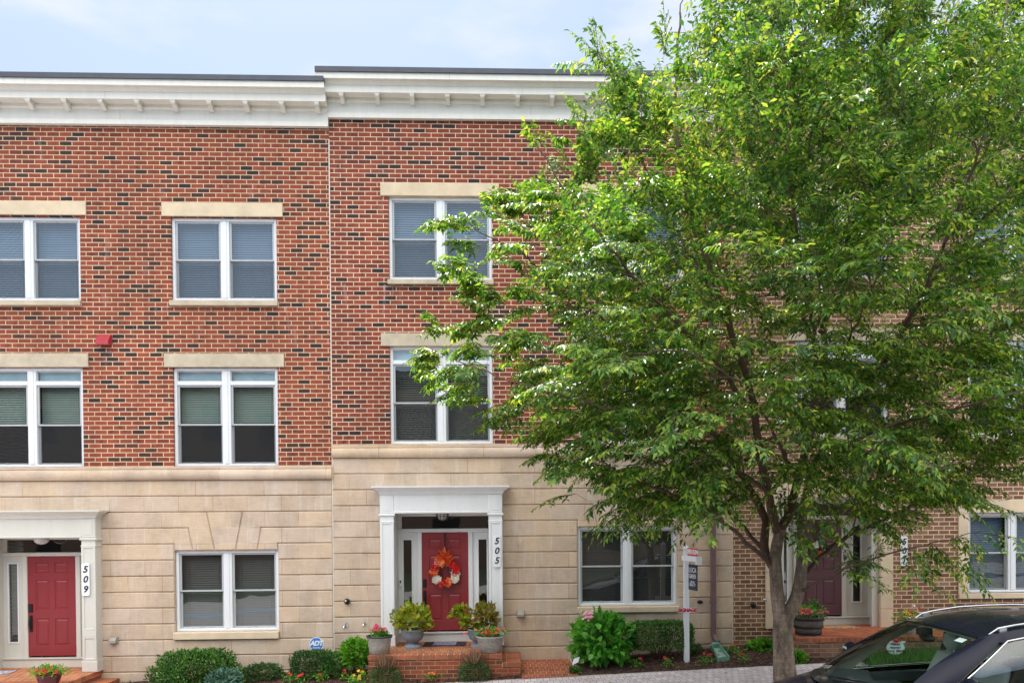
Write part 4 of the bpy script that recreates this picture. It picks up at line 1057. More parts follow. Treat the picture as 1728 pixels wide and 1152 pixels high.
def flower(label, px, py_, col, nh=3, h=.2, y=-.9, spread=.09, hr=.032, leaves=60, leafm='lime', col2=None, name='flowering_plant'):
    """small bedding plant whose foot is seen at photo point (px, py_)"""
    zt_ = .0
    x, yy = px, py_
    # find the spot on the bed under the photo point
    yy = -.7
    for _ in range(12):
        zz = ground(X(px, py_, yy), yy); gx, gy = G(px, py_, zz); yy = min(-.12, max(-1.38, gy))
    x = X(px, py_, yy); zg = ground(x, yy)
    t = thing(name, label, 'flower', (x, yy, zg), group='bedding flowers')
    hp = []; s = MB()
    for i in range(nh):
        a = random.uniform(0, 6.28); r = random.uniform(.1, 1)*spread; hz = h*random.uniform(.7, 1.0)
        q = (x+math.cos(a)*r, yy+math.sin(a)*r, zg+hz); hp.append(q); s.tube([(x, yy, zg-.01), (x+math.cos(a)*r*.4, yy+math.sin(a)*r*.4, zg+hz*.5), q], .003, 3)
    n = leaves; P = np.stack([x+rng.normal(size=n)*spread*.75, yy+rng.normal(size=n)*spread*.6, zg+rng.uniform(.01, h*.85, n)], 1)
    D = nrm(np.stack([P[:, 0]-x, P[:, 1]-yy, np.full(n, .05)], 1)+rng.normal(size=(n, 3))*.3); U = np.tile([0, -.3, 1.], (n, 1))+rng.normal(size=(n, 3))*.2
    leaf_obj('foliage', [leaf_arrays(P, D, U, rng.uniform(.03, .06, n), rng.uniform(.015, .03, n), 'ovate')], LM[leafm], t)
    if col2 and nh > 1:
        leaf_obj('blossom', [heads(hp[::2], hr)], LM[col], t); leaf_obj('blossom', [heads(hp[1::2], hr)], LM[col2], t)
    else: leaf_obj('blossom', [heads(hp, hr, 6)], LM[col], t)
    s.build('stem', M['gstem'], t)
    return t

# shrubs from left to right
bush('boxwood_shrub', 'largest round dark green shrub under the window of house 509', 'shrub', 266, 400, 1097, 1160, -.75, 'box', 5200, .045, .022, ry=.42)
bush('hellebore_plant', 'low blue-green plant at the foot of the largest round shrub', 'plant', 352, 404, 1131, 1162, -1.2, 'blue', 700, .06, .03, ry=.2)
bush('boxwood_shrub', 'small low shrub with bare twigs between the largest shrub and the blue sign', 'shrub', 407, 478, 1120, 1150, -.6, 'boxd', 1800, .032, .016, ry=.28)
bush('boxwood_shrub', 'dark clipped shrub directly under the blue octagonal sign', 'shrub', 492, 560, 1098, 1141, -.62, 'boxd', 3000, .034, .017, 'box', ry=.30, lump=.05)
bush('boxwood_shrub', 'light green narrow shrub right of the dark clipped one', 'shrub', 540, 584, 1100, 1140, -.66, 'box', 1500, .034, .017, ry=.25)
bush('spirea_shrub', 'bright lime green leafy shrub beside the left end of stoop 505', 'shrub', 576, 626, 1080, 1126, -.55, 'lime', 1100, .07, .034, ry=.24)
t, cx, zg = bush('hydrangea_shrub', 'large leaved bright green hydrangea with a pink bloom under the window of house 505', 'shrub', 966, 1064, 1036, 1122, -.75, 'hyd', 480, .145, .088, ry=.45, up=.1, shell=.55, lump=.1)
hx, hz = X(993, 1038, -1.05), Z(1038, 993, -1.05)
pts = [(hx+rng.normal()*.05, -1.05+rng.normal()*.04, hz+rng.normal()*.035) for _ in range(60)]
leaf_obj('bloom', [heads(pts, .03, 4, .2)], LM['pale'], t)
HEDGE, _a, _b = bush('boxwood_hedge', 'clipped flat topped boxwood beside the white sign post', 'shrub', 1060, 1169, 1047, 1094, -.62, 'box', 6500, .032, .016, 'box', ry=.34, lump=.03, shell=.22)
th, cxh, zgh = None, X(1114, 1094, -.62), 0
s = MB(); stems(s, cxh, -.62, ground(cxh, -.62), .45, .28, .30, 34, .008); s.build('lower_stems', M['stem'], HEDGE)
bush('weedy_plant', 'sparse olive and yellow seedling plant right of the white sign post', 'plant', 1164, 1184, 1088, 1106, -.5, 'sedum', 160, .05, .022, ry=.1)
bush('fern_plant', 'light green leafy plant against the wall behind the tree trunk', 'plant', 1266, 1310, 1081, 1100, -.4, 'lime', 420, .085, .035, ry=.22, up=0)
bush('fern_plant', 'light green leafy plant at the corner of stoop 501', 'plant', 1336, 1358, 1100, 1119, -1.25, 'lime', 220, .07, .03, ry=.12, up=0)
bush('low_plant', 'low dark green plant at the corner of the brick path', 'plant', 961, 980, 1126, 1136, -1.2, 'box', 160, .045, .022, ry=.1)
bush('low_plant', 'thin twiggy seedling at the left edge of the largest shrub', 'plant', 246, 268, 1126, 1152, -1.0, 'sedum', 60, .05, .025, ry=.12)
# two reddish grasses growing out of round mounds in front of stoop 505
for px, lb in ((650, 'left reddish spiky grass over a green mound in front of stoop 505'), (800, 'right reddish spiky grass over a green mound in front of stoop 505')):
    y = -1.36; cx = X(px, 1140, y); zg = ground(cx, y)
    t = thing('ornamental_grass', lb, 'grass', (cx, y, zg), group='ornamental grasses')
    leaf_obj('mound', [cloud(cx, y, zg-.04, .25, .2, .34, 2300, .035, .018, lump=.06)], LM['sedum'], t)
    n = 200; a = rng.uniform(0, 6.283, n); q = rng.uniform(.1, 1, n)
    D = nrm(np.stack([np.cos(a)*q*.75, np.sin(a)*q*.6, np.ones(n)], 1))
    P = np.stack([cx+np.cos(a)*q*.09, y+np.sin(a)*q*.07, np.full(n, zg+.24)], 1)
    V1 = leaf_arrays(P, D, np.stack([np.cos(a), np.sin(a), np.zeros(n)], 1)+rng.normal(size=(n, 3))*.4, rng.uniform(.20, .38, n), np.full(n, .011), 'blade')
    leaf_obj('blades', [V1], LM['grass'], t)
# bedding flowers
FL = [(487, 1150, 'red', 'red flower pair at the bottom left of the dark clipped shrub', 2, 'red'), (506, 1152, 'red', 'bright red flower cluster in front of the dark clipped shrub', 3, 'red'),
 (541, 1149, 'red', 'single red flower standing below the narrow light green shrub', 1, 'red'), (581, 1147, 'red', 'tall leafy plant with one red flower left of the yellow flowers', 2, 'red'),
 (609, 1136, 'red', 'red and orange flowers close to the left end of the stoop', 3, 'orange'), (614, 1146, 'yellow', 'yellow flowers right below the red and orange ones', 3, 'yellow'),
 (595, 1154, 'yellow', 'yellow flowers low at the bottom edge, leftmost yellow plant', 2, 'yellow'), (607, 1156, 'yellow', 'bright yellow flower at the very bottom edge', 2, 'yellow'),
 (727, 1149, 'orange', 'orange flowered plant in front of the stoop, left half of the pair', 3, 'orange'), (742, 1142, 'orange', 'tall orange flowered plant in front of the stoop, right half of the pair', 4, 'yellow'),
 (993, 1118, 'red', 'red flower low on the left side of the hydrangea', 2, 'red'), (1075, 1127, 'red', 'dark red flower between hydrangea and clipped boxwood', 1, 'red'),
 (1126, 1125, 'red', 'red flower with orange leaves in front of the clipped boxwood', 2, 'red'), (1192, 1121, 'red', 'two stacked red blooms left of the green splash block', 3, 'red'),
 (1234, 1101, 'red', 'topmost red flower right of the downspout, by the wall', 1, 'red'), (1245, 1109, 'red', 'middle red flower of the three right of the splash block', 2, 'red'),
 (1254, 1119, 'red', 'lowest red flower of the three right of the splash block', 2, 'red'), (371, 1160, 'red', 'pale and red flower at the foot of the largest shrub', 2, 'red'), (402, 1158, 'red', 'red flower between the two leftmost shrubs', 2, 'red')]
for px, py_, c1, lb, nh, c2 in FL:
    flower(lb, px, py_, c1, nh, h=.17 if py_ > 1100 else .2, spread=.07 if nh < 3 else .09, col2=c2 if c2 != c1 else None, hr=.036)
# grass bed with a sign, beyond the parked car
xg0, xg1 = X(1452, 1112, -1.5), X(1640, 1112, -1.5)
n = 9000; gx_ = rng.uniform(xg0, xg1+2, n); gy_ = rng.uniform(-2.15, -1.2, n); gz_ = np.array([ground(a, b_) for a, b_ in zip(gx_, gy_)])
D = nrm(rng.normal(size=(n, 3))*.45+np.array([0, 0, 1.])); V = leaf_arrays(np.stack([gx_, gy_, gz_], 1), D, rng.normal(size=(n, 3)), rng.uniform(.1, .24, n), np.full(n, .009), 'blade')
tag(leaf_obj('grass_strip', [V], LM['lawn']), kind='stuff', label='strip of ragged green grass in front of stoop 501')

n = 130; fx = rng.uniform(-5, 8, n); fy = rng.uniform(-3.2, -.2, n); fz = np.array([ground(a, b_)+.012 for a, b_ in zip(fx, fy)])
tag(leaf_obj('fallen_leaves', [leaf_arrays(np.stack([fx, fy, fz], 1), np.stack([rng.normal(size=n), rng.normal(size=n), rng.normal(size=n)*.1], 1), np.stack([rng.normal(size=n)*.3, rng.normal(size=n)*.3, np.ones(n)], 1), rng.uniform(.04, .08, n), rng.uniform(.018, .03, n), 'ovate')], LM['coleus']), kind='stuff', label='scattered fallen leaves on the beds and the pavement')
# ---------------------------------------------------------------- pots
def pot(name, label, x, y, z, prof, mat, rim=None, soil=True):
    t = thing(name, label, 'plant pot', (x, y, z))
    s = MB(); s.lathe([(r, h) for r, h in prof], x, y, z, 32, cap=False); s.add([(x+prof[0][0]*math.cos(k*.3927), y+prof[0][0]*math.sin(k*.3927), z+.001) for k in range(16)], [tuple(range(15, -1, -1))])
    s.build('pot', mat, t)
    top = prof[-1]; q = MB(); q.lathe([(top[0]*.98, top[1]-.03), (.001, top[1]-.02)], x, y, z, 20, cap=False); q.build('soil', M['mulch'], t)
    return t, z+top[1]
M['urn'] = simple('slate_blue_urn', '7c8692', .7, var=.12, nscale=8, bumps=.1)
M['potgrey'] = simple('speckled_grey_pot', '9c958c', .9, var=.3, nscale=28, bumps=.25)
M['potred'] = simple('dark_red_glazed_pot', '5c1a1e', .3, var=.15)
M['barrel'] = simple('barrel_wood', '5d554c', .8, var=.35, nscale=14, bumps=.2)
M['hoop'] = simple('barrel_hoop', '2a2826', .5, .4)
URN = [(.155, 0), (.16, .02), (.14, .05), (.085, .07), (.075, .085), (.10, .10), (.165, .15), (.19, .22), (.20, .30), (.21, .31), (.21, .33), (.185, .33)]
def foliage(t, x, y, z, rx, ry, rz, n, Ln, Wd, mat, shape='ovate', **k):
    leaf_obj('foliage', [cloud(x, y, z, rx, ry, rz, n, Ln, Wd, shape=shape, **k)], LM[mat], t)
def blooms(t, x, y, z, sx, sy, sz, n, mat, r=.035, label=None):
    o = leaf_obj('blossoms', [heads([(x+rng.normal()*sx, y+rng.normal()*sy, z+abs(rng.normal())*sz) for _ in range(n)], r)], LM[mat], t)
    if label: o['label'] = label
uy = -.42
x = X(697, 1084, uy); t, zt = pot('urn_planter', 'slate grey footed urn left of door 505 with chartreuse foliage', x, uy, B5, URN, M['urn'])
foliage(t, x, uy, zt-.06, .30, .26, .44, 460, .10, .082, 'coleus', shell=.6); foliage(t, x-.02, uy-.08, zt+.05, .24, .2, .26, 60, .07, .045, 'coleus2', shell=.5)
x = X(808, 1084, uy); t, zt = pot('urn_planter', 'slate grey footed urn right of door 505 with bronze foliage and a pink bloom', x, uy, B5, URN, M['urn'])
foliage(t, x+.09, uy, zt-.05, .22, .22, .44, 360, .095, .075, 'coleus2', shell=.6)
foliage(t, x-.12, uy-.06, zt-.04, .16, .16, .22, 110, .10, .08, 'coleus', shell=.6)
for a_, b_ in ((-.22, .10), (-.30, .20), (-.36, .30), (-.30, .34), (-.40, .24)): foliage(t, x+a_, uy-.05, zt+b_-.06, .09, .09, .12, 30, .095, .075, 'coleus', shell=.8)
blooms(t, x-.07, uy-.15, zt+.12, .03, .02, .04, 9, 'pale', .04)
GP = [(.15, 0), (.165, .01), (.185, .14), (.20, .26), (.215, .275), (.215, .30), (.195, .30)]
x = X(640.5, 1102, -1.05); t, zt = pot('flower_pot', 'grey speckled round pot with pink geraniums on the left end of stoop 505', x, -1.05, B5-.0, GP, M['potgrey'])
q = MB(); q.lathe([(.214, .278), (.222, .29), (.222, .312), (.20, .312), (.20, .28)], x, -1.05, B5, 28, cap=False); q.build('rim', simple('dark_green_rim', '2c3a34', .5), t)
foliage(t, x+.0, -1.05, zt-.06, .13, .12, .17, 170, .06, .04, 'lime', shell=.7); blooms(t, x-.0, -1.1, zt+.09, .06, .04, .05, 26, 'pink', .03)
x = X(827.5, 1100, -1.05)
BP = [(.165, 0), (.18, .012), (.205, .12), (.23, .24), (.245, .26), (.245, .285), (.225, .285)]
t, zt = pot('flower_pot', 'wide grey speckled pot with orange-red flowers on the right end of stoop 505', x, -1.05, B5, BP, M['potgrey'])
foliage(t, x+.0, -1.05, zt-.06, .27, .2, .19, 330, .05, .028, 'hyd', shell=.75); blooms(t, x, -1.13, zt+.03, .15, .06, .05, 22, 'orange', .034); blooms(t, x+.02, -1.13, zt+.04, .12, .06, .04, 8, 'red', .03)
xx_, yy_ = G(83, 1157, B9)
t, zt = pot('flower_pot', 'dark red glazed pot with red begonias on stoop 509', xx_, yy_, B9, [(.11, 0), (.12, .012), (.165, .10), (.185, .17), (.195, .18), (.195, .20), (.18, .20)], M['potred'])
foliage(t, xx_, yy_, zt-.05, .27, .22, .17, 360, .055, .026, 'lime', shell=.7); blooms(t, xx_+.03, yy_-.1, zt+.02, .10, .06, .05, 20, 'red', .04)
bx, by = X(1364, 1070, -.75), -.75
t = thing('barrel_planter', 'half barrel planter with pink and coral flowers on stoop 501', 'plant pot', (bx, by, fl1))
s = MB(); BPf = [(.205, 0), (.235, .10), (.255, .22), (.262, .33), (.245, .33), (.24, .29)]
s.lathe(BPf, bx, by, fl1, 26, smooth=False, cap=False); s.build('staves', M['barrel'], t)
for r_, z_ in ((.222, .045), (.246, .15), (.263, .29)):
    s = MB(); s.lathe([(r_-.004, -.022), (r_+.008, -.02), (r_+.012, .02), (r_-.002, .022)], bx, by, fl1+z_, 28, cap=False); s.build('hoop', M['hoop'], t)
s = MB(); s.lathe([(.25, .29), (.001, .30)], bx, by, fl1, 20, cap=False); s.build('soil', M['mulch'], t)
foliage(t, bx+.02, by, fl1+.28, .27, .24, .22, 420, .05, .028, 'hyd', shell=.7); foliage(t, bx+.1, by+.02, fl1+.40, .12, .12, .2, 120, .05, .03, 'box', shell=.8)
blooms(t, bx-.08, by-.12, fl1+.38, .09, .06, .07, 26, 'pink', .036); blooms(t, bx-.1, by-.14, fl1+.37, .07, .05, .06, 12, 'orange', .034); blooms(t, bx+.19, by-.1, fl1+.38, .05, .05, .05, 8, 'pink', .032); blooms(t, bx-.02, by-.12, fl1+.40, .08, .05, .06, 5, 'whitep', .03)
px_, py_ = X(1532, 1055, -.75), -.75
t, zt = pot('flower_pot', 'pot of yellow white and red flowers on stoop 501 just above the car roof', px_, py_, fl1, [(.12, 0), (.15, .1), (.17, .2), (.18, .22), (.165, .22)], M['potgrey'])
foliage(t, px_, py_, zt-.05, .22, .18, .22, 260, .05, .028, 'lime', shell=.7); blooms(t, px_, py_-.08, zt+.10, .09, .05, .06, 10, 'yellow', .034); blooms(t, px_+.05, py_-.1, zt+.10, .08, .05, .06, 8, 'whitep', .034); blooms(t, px_+.08, py_-.1, zt+.12, .09, .04, .06, 8, 'red', .034); 

# ---------------------------------------------------------------- mats, splash block, tag
def mat_obj(label, x0, x1, y0, y1, z, cols, name='door_mat'):
    m, nt, b = newmat('mat_fabric'); v = noise(nt, wpos(nt), 16, 3, .6); c = ramp(nt, v, cols, 'CONSTANT'); L(nt, c, b.inputs['Base Color']); b.inputs['Roughness'].default_value = 1
    s = MB(); s.box(x0, x1, y0, y1, z+.002, z+.014)
    return tag(s.build(name, m), label, 'mat')
mat_obj('dark rubber door mat with a blue and pale panel at door 505', X(716, 1083, -.02), X(786, 1083, -.02), -.30, .18, B5, [(0, lin('35262c')), (.42, lin('5a3034')), (.5, lin('2a2a34')), (.62, lin('6a4a42'))])
m5, nt, b = newmat('mat_panel'); c = ramp(nt, noise(nt, wpos(nt), 34, 3, .8), [(0, lin('39425e')), (.45, lin('8a93b4')), (.56, lin('c8ccd8')), (.62, lin('4a5478'))], 'CONSTANT'); L(nt, c, b.inputs['Base Color'])
MB().box(X(732, 1083, -.02), X(770, 1083, -.02), -.27, .12, B5+.0145, B5+.019).build('mat_pattern', m5, bpy.data.objects['door_mat'])
OFF[bpy.data.objects['door_mat']] = Vector((0, 0, 0))
mat_obj('multicoloured woven mat lying in front of door 501', X(1384, 1055, .3), X(1440, 1055, .3), -.05, .38, fl1, [(0, lin('c8b08a')), (.42, lin('3f7a78')), (.5, lin('d06a2c')), (.58, lin('e0a030')), (.64, lin('8a9a94'))])
mat_obj('pale grey mat on stoop 509 cut by the left edge', X(-30, 1128, -.2), X(21, 1128, -.2), -.40, -.05, B9, [(0, lin('8a8894')), (.5, lin('c4c6d0')), (.6, lin('6a6a78'))])
sx, sy = G(1214, 1100, .16); sx = X(1214, 1099, -.75)
t = thing('splash_block', 'pale green plastic splash block under the downspout', 'splash block', (sx, -.7, ground(sx, -.7)))
M['splash'] = simple('green_plastic', '6d9a88', .5, var=.12, nscale=10)
zf = ground(sx, -.7)
s = MB(); A = [(X(1199, 1089, -.2), -.22), (X(1213, 1088, -.2), -.2), (X(1232, 1104, -1.05), -1.02), (X(1210, 1107, -1.05), -1.08)]
zA = [ground(px, py)+.03 for px, py in A]
cxy = (sum(a[0] for a in A)/4, sum(a[1] for a in A)/4)
In = [((a[0]-cxy[0])*.78+cxy[0], (a[1]-cxy[1])*.84+cxy[1]) for a in A]
for i in range(4):
    j = (i+1) % 4; hi = .10 if i != 2 else .05
    o0, o1, n0, n1 = A[i], A[j], In[i], In[j]
    ht = [.10, .10, .05, .05]
    s.add([(*o0, zA[i]-.06), (*o1, zA[j]-.06), (*o1, zA[j]+ht[j]), (*o0, zA[i]+ht[i])], [(0, 1, 2, 3)])
    s.add([(*o0, zA[i]+ht[i]), (*o1, zA[j]+ht[j]), (*n1, zA[j]+ht[j]-.012), (*n0, zA[i]+ht[i]-.012)], [(0, 1, 2, 3)])
    s.add([(*n0, zA[i]+ht[i]-.012), (*n1, zA[j]+ht[j]-.012), (*n1, zA[j]+.005), (*n0, zA[i]+.005)], [(0, 1, 2, 3)])
s.build('rim', M['splash'], t)
s = MB(); s.add([(*In[i], zA[i]+.006) for i in range(4)], [(3, 2, 1, 0)]); s.build('tray', simple('pale_green_plastic', 'a5c4b4', .5, var=.2, nscale=15), t)
tx = X(972, 1114, -1.1); s = MB(); s.add([(tx-.07, -1.12, .10), (tx+.04, -1.1, .14), (tx+.07, -1.06, .23), (tx-.04, -1.08, .19)], [(0, 1, 2, 3)]); s.box(tx-.004, tx+.004, -1.07, -1.06, -.05, .15)
tag(s.build('plant_tag', M['plaque']), 'small white plant tag stuck in the mulch left of the hydrangea', 'tag')

# ---------------------------------------------------------------- real-estate sign post
py0 = -.95; pxm = X(1158, 1000, py0); zp = lambda v: Z(v, 1158, py0)
t = thing('sign_post', 'white real estate sign post with a red top panel and a hanging dark blue sign', 'sign', (pxm, py0, ground(pxm, py0)))
s = MB(); hw = .044; s.bbox(pxm-hw, pxm+hw, py0-hw, py0+hw, ground(pxm, py0)-.1, zp(925), .006)
s.add([(pxm-hw-.012, py0-hw-.012, zp(925)), (pxm+hw+.012, py0-hw-.012, zp(925)), (pxm+hw+.012, py0+hw+.012, zp(925)), (pxm-hw-.012, py0+hw+.012, zp(925)), (pxm, py0, zp(918.5))], [(0, 1, 4), (1, 2, 4), (2, 3, 4), (3, 0, 4), (3, 2, 1, 0)])
s.build('post', M['vinyl'], t)
def R2(p, ang, o=(pxm, py0)): return (o[0]+(p[0]-o[0])*math.cos(ang)-(p[1]-o[1])*math.sin(ang), o[1]+(p[0]-o[0])*math.sin(ang)+(p[1]-o[1])*math.cos(ang))
ang = R(-79)    # the arm points towards the street, a little to the right
arm = MB(); arm.bbox(pxm-.10, pxm+.50, py0-.045, py0+.045, zp(945)-.005, zp(937), .008); arm.prism([(pxm+.50, zp(945)-.05), (pxm+.54, zp(945)-.05), (pxm+.54, zp(936.5)), (pxm+.50, zp(936.5))], py0-.05, py0+.05)
arm.v = [(*R2((v[0], v[1]), ang), v[2]) for v in arm.v]; ao = arm.build('arm', M['vinyl'], t)
M['signred'] = simple('sign_red', 'c4142c', .4, var=.04); M['signblue'] = simple('sign_dark_blue', '26303f', .45, var=.06); M['signwhite'] = simple('sign_white', 'e8e8ea', .5, var=.02)
def sign_panel(par, name, x0, x1, z0, z1, mat, texts, thick=.008):
    c = MB(); c.box(x0, x1, py0-thick, py0+thick, z0, z1); c.v = [(*R2((v[0], v[1]), ang), v[2]) for v in c.v]
    o = c.build(name, mat, par)
    for body, size, zc, col, kw in texts:
        for sgn in (1,):
            m_ = text_mb(body, size, (x0+x1)/2, py0-thick-.003, zc, depth=.0015, **kw)
            m_.v = [(*R2((v[0], v[1]), ang), v[2]) for v in m_.v]; m_.build('lettering', M[col], o)
    return o
zr0, zr1 = zp(936.5), zp(923.5)
sign_panel(t, 'top_panel', pxm+.07, pxm+.47, zr0+.004, zr1+.0, M['signred'], [('OPEN SUN', .115, (zr0+zr1)/2, 'signwhite', dict(bold=.003, spacing=.85))])
hz0, hz1 = zp(993), zp(950.5)
sign_panel(t, 'hanging_panel', pxm+.12, pxm+.46, hz0, hz1, M['signblue'],
  [('LUCA', .12, hz1-.10, 'signwhite', {}), ('GREER', .10, hz1-.205, 'signwhite', {}), ('202-555', .05, hz1-.30, 'signwhite', {}), ('REALTY', .07, hz0+.09, 'signwhite', {})])
s = MB()
for q_ in (.16, .40): a_ = R2((pxm+q_, py0), ang); s.tube([(*a_, hz1), (*a_, zp(945))], .004, 4)
s.build('chain', M['black'], t)
rz = (zp(1025)+zp(1032))/2; s = MB(); s.box(pxm-.15, pxm+.17, py0-hw-.012, py0-hw-.004, rz-.042, rz+.042)
o = s.build('rider_panel', M['signwhite'], t)
text_mb('SIGNAGE', .085, pxm+.01, py0-hw-.015, rz, bold=.004, depth=.001, spacing=.9).build('lettering', M['signred'], o)
# blue octagonal sign on a stake
sy_ = -.35; sxm, szm = X(534, 1086, sy_), Z(1086, 534, sy_); t = thing('security_sign', 'blue octagonal security sign with white letters on a short stake', 'sign', (sxm, sy_, ground(sxm, sy_)))
def octo(r): return [(sxm+r*math.cos(R(22.5+45*k)), szm+r*math.sin(R(22.5+45*k))) for k in range(8)]
MB().prism(octo(.132), sy_-.004, sy_+.004).build('border', M['signwhite'], t)
bo = MB().prism(octo(.118), sy_-.007, sy_-.0045).build('face', simple('sign_blue', '2a7fd0', .4, var=.03), t)
text_mb('ADT', .115, sxm, sy_-.009, szm+.012, shear=.25, bold=.006, depth=.001, spacing=.9).build('lettering', M['signwhite'], bo)
text_mb('Security', .04, sxm, sy_-.009, szm-.062, shear=.2, bold=.001, depth=.001).build('lettering', M['signwhite'], bo)
MB().box(sxm-.012, sxm+.012, sy_, sy_+.012, ground(sxm, sy_)-.1, szm-.1).build('stake', M['greyplastic'], t)
# round yard sign in the grass beyond the car
gy = -1.6; gxm, gzm = X(1511, 1092, gy), Z(1092, 1511, gy)
t = thing('yard_sign', 'white rounded yard sign with a red flower in the grass behind the car', 'sign', (gxm, gy, ground(gxm, gy)))
pts = [(gxm+.155*math.cos(a*math.pi/9)*(1 if abs(math.sin(a*math.pi/9)) < .95 else .97), gzm+.115*math.sin(a*math.pi/9)) for a in range(18)]
fo = MB().prism(pts, gy-.006, gy+.006).build('face', M['plaque'], t)
for k, tx_ in enumerate(('Please', 'respect', 'nature, thanks')): text_mb(tx_, .062, gxm-.01, gy-.009, gzm+.06-.055*k, shear=.2, bold=.001, depth=.001).build('lettering', M['number'], fo)
V = heads([(gxm+.0, gy-.02, gzm+.115)]*2, .06, 5, .3); leaf_obj('red_bow', [V], LM['red'], t)
leaf_obj('leaf', [leaf_arrays(np.array([[gxm-.02, gy-.02, gzm+.10], [gxm+.06, gy-.02, gzm+.09]]), np.array([[-1, 0, .15], [1., 0, .1]]), np.array([[0, -1, .2], [0, -1, .2]]), np.array([.16, .12]), np.array([.06, .05]), 'ovate')], LM['whitep'], t)
MB().box(gxm-.008, gxm+.008, gy, gy+.01, ground(gxm, gy)-.05, gzm-.1).build('stake', M['black'], t)

# ---------------------------------------------------------------- wreaths
def wreath(label, cx, cy, cz, r, cols, bow=None, strap=None):
    t = thing('wreath', label, 'wreath', (cx, cy, cz))
    s = MB(); s.tube([(cx+r*math.cos(a*math.pi/12), cy, cz+r*math.sin(a*math.pi/12)) for a in range(25)], r*.16, 6); s.build('ring', M['stem'], t)
    n = 90; a = rng.uniform(0, 6.283, n); P = np.stack([cx+r*np.cos(a), cy-.03+rng.normal(size=n)*.015, cz+r*np.sin(a)], 1)
    D = np.stack([np.cos(a), -.5*np.ones(n), np.sin(a)], 1)+rng.normal(size=(n, 3))*.5
    leaf_obj('leaves', [leaf_arrays(P, D, np.tile([0, -1., .2], (n, 1)), rng.uniform(.05, .08, n), rng.uniform(.02, .035, n), 'ovate')], LM['coleus'], t)
    for k, (ang_, c_) in enumerate(cols):
        a_ = R(ang_); c0 = (cx+r*math.cos(a_), cy-.05, cz+r*math.sin(a_))
        pts = [(c0[0]+rng.normal()*.022, c0[1]-abs(rng.normal())*.012, c0[2]+rng.normal()*.022) for _ in range(12)]
        leaf_obj('flower_head', [heads(pts, r*.34, 6, .5, (0, -1, .2))], LM[c_], t)
    if bow:
        n = 70; a = rng.uniform(R(10), R(170), n); P = np.tile([cx, cy-.06, cz+r*1.15], (n, 1))+rng.normal(size=(n, 3))*.02
        D = np.stack([np.cos(a)*1.0, -.4*np.ones(n)+rng.normal(size=n)*.2, np.sin(a)*.9-.1], 1)
        D[:14, 2] -= 1.2
        leaf_obj('bow', [leaf_arrays(P, D, np.tile([0, -1., .1], (n, 1))+rng.normal(size=(n, 3))*.5, rng.uniform(.10, .21, n), rng.uniform(.05, .09, n), 'ovate')], LM[bow], t)
    if strap: MB().box(cx-.012, cx+.012, cy-.005, cy+.02, cz+r, strap).build('hanger', M['black'], t)
    return t
wy = .30
wreath('round autumn wreath of orange, red and cream flowers on the red door 505', X(751, 958, wy), wy, Z(964, 751, wy), .20,
  [(118, 'whitep'), (150, 'red'), (185, 'orange'), (222, 'whitep'), (255, 'red'), (290, 'orange'), (325, 'whitep'), (345, 'whitep'), (20, 'red'), (45, 'red'), (75, 'orange'), (5, 'red')], 'orangebow' if 'orangebow' in LM else 'orange', Z(899, 751, wy))
wreath('small blue and white wreath hanging on the plum door 501', X(1382, 925, yd-.07), yd-.08, Z(925, 1382, yd-.07), .11, [(a_, c_) for a_, c_ in ((90, 'blue'), (140, 'whitep'), (30, 'blue'), (200, 'blue'), (270, 'orange'), (320, 'whitep'))], None, Z(880, 1382, yd))
# ================================================================ the street tree
M['bark'] = None
m, nt, b = newmat('grey_bark'); P_ = wpos(nt)
mp = N(nt, 'ShaderNodeMapping'); mp.inputs['Scale'].default_value = (1, 1, .35); L(nt, P_, mp.inputs[0])
n1 = noise(nt, mp.outputs[0], 9, 6, .7); n2 = noise(nt, P_, 3.2, 4, .6); n3 = noise(nt, P_, 26, 4, .7)
c = ramp(nt, n1, [(.32, lin('4c3e34')), (.5, lin('7e6c5e')), (.66, lin('a39080'))])
c = mixc(nt, ramp(nt, n3, [(.58, g(0)), (.70, g(.35))]), c, lin('b2b2a8'))
c = mixc(nt, ramp(nt, n2, [(.5, g(0)), (.75, g(.45))]), c, lin('6e7452'))
mb_ = N(nt, 'ShaderNodeMapping'); mb_.inputs['Scale'].default_value = (1.2, 1.2, 14); L(nt, P_, mb_.inputs[0])
c = mixc(nt, 1, c, ramp(nt, noise(nt, mb_.outputs[0], 1.6, 5, .7), [(.35, g(.78)), (.55, g(1.0)), (.68, g(1.35))]), 'MULTIPLY')
L(nt, c, b.inputs['Base Color']); b.inputs['Roughness'].default_value = .9; bump(nt, b, n1, 1, .05); M['bark'] = m
M['branchbark'] = simple('branch_bark', '5a4438', .85, var=.25, nscale=12, bumps=.2)
LM['tree'] = leafmat('tree_leaves', [(0, lin('1f4218')), (.25, lin('325e20')), (.48, lin('4e7828')), (.72, lin('749436')), (.90, lin('a2ae46')), (.985, lin('b0b458')), (1, lin('dcb428'))], .36, .38, .8, .4, 2.1)

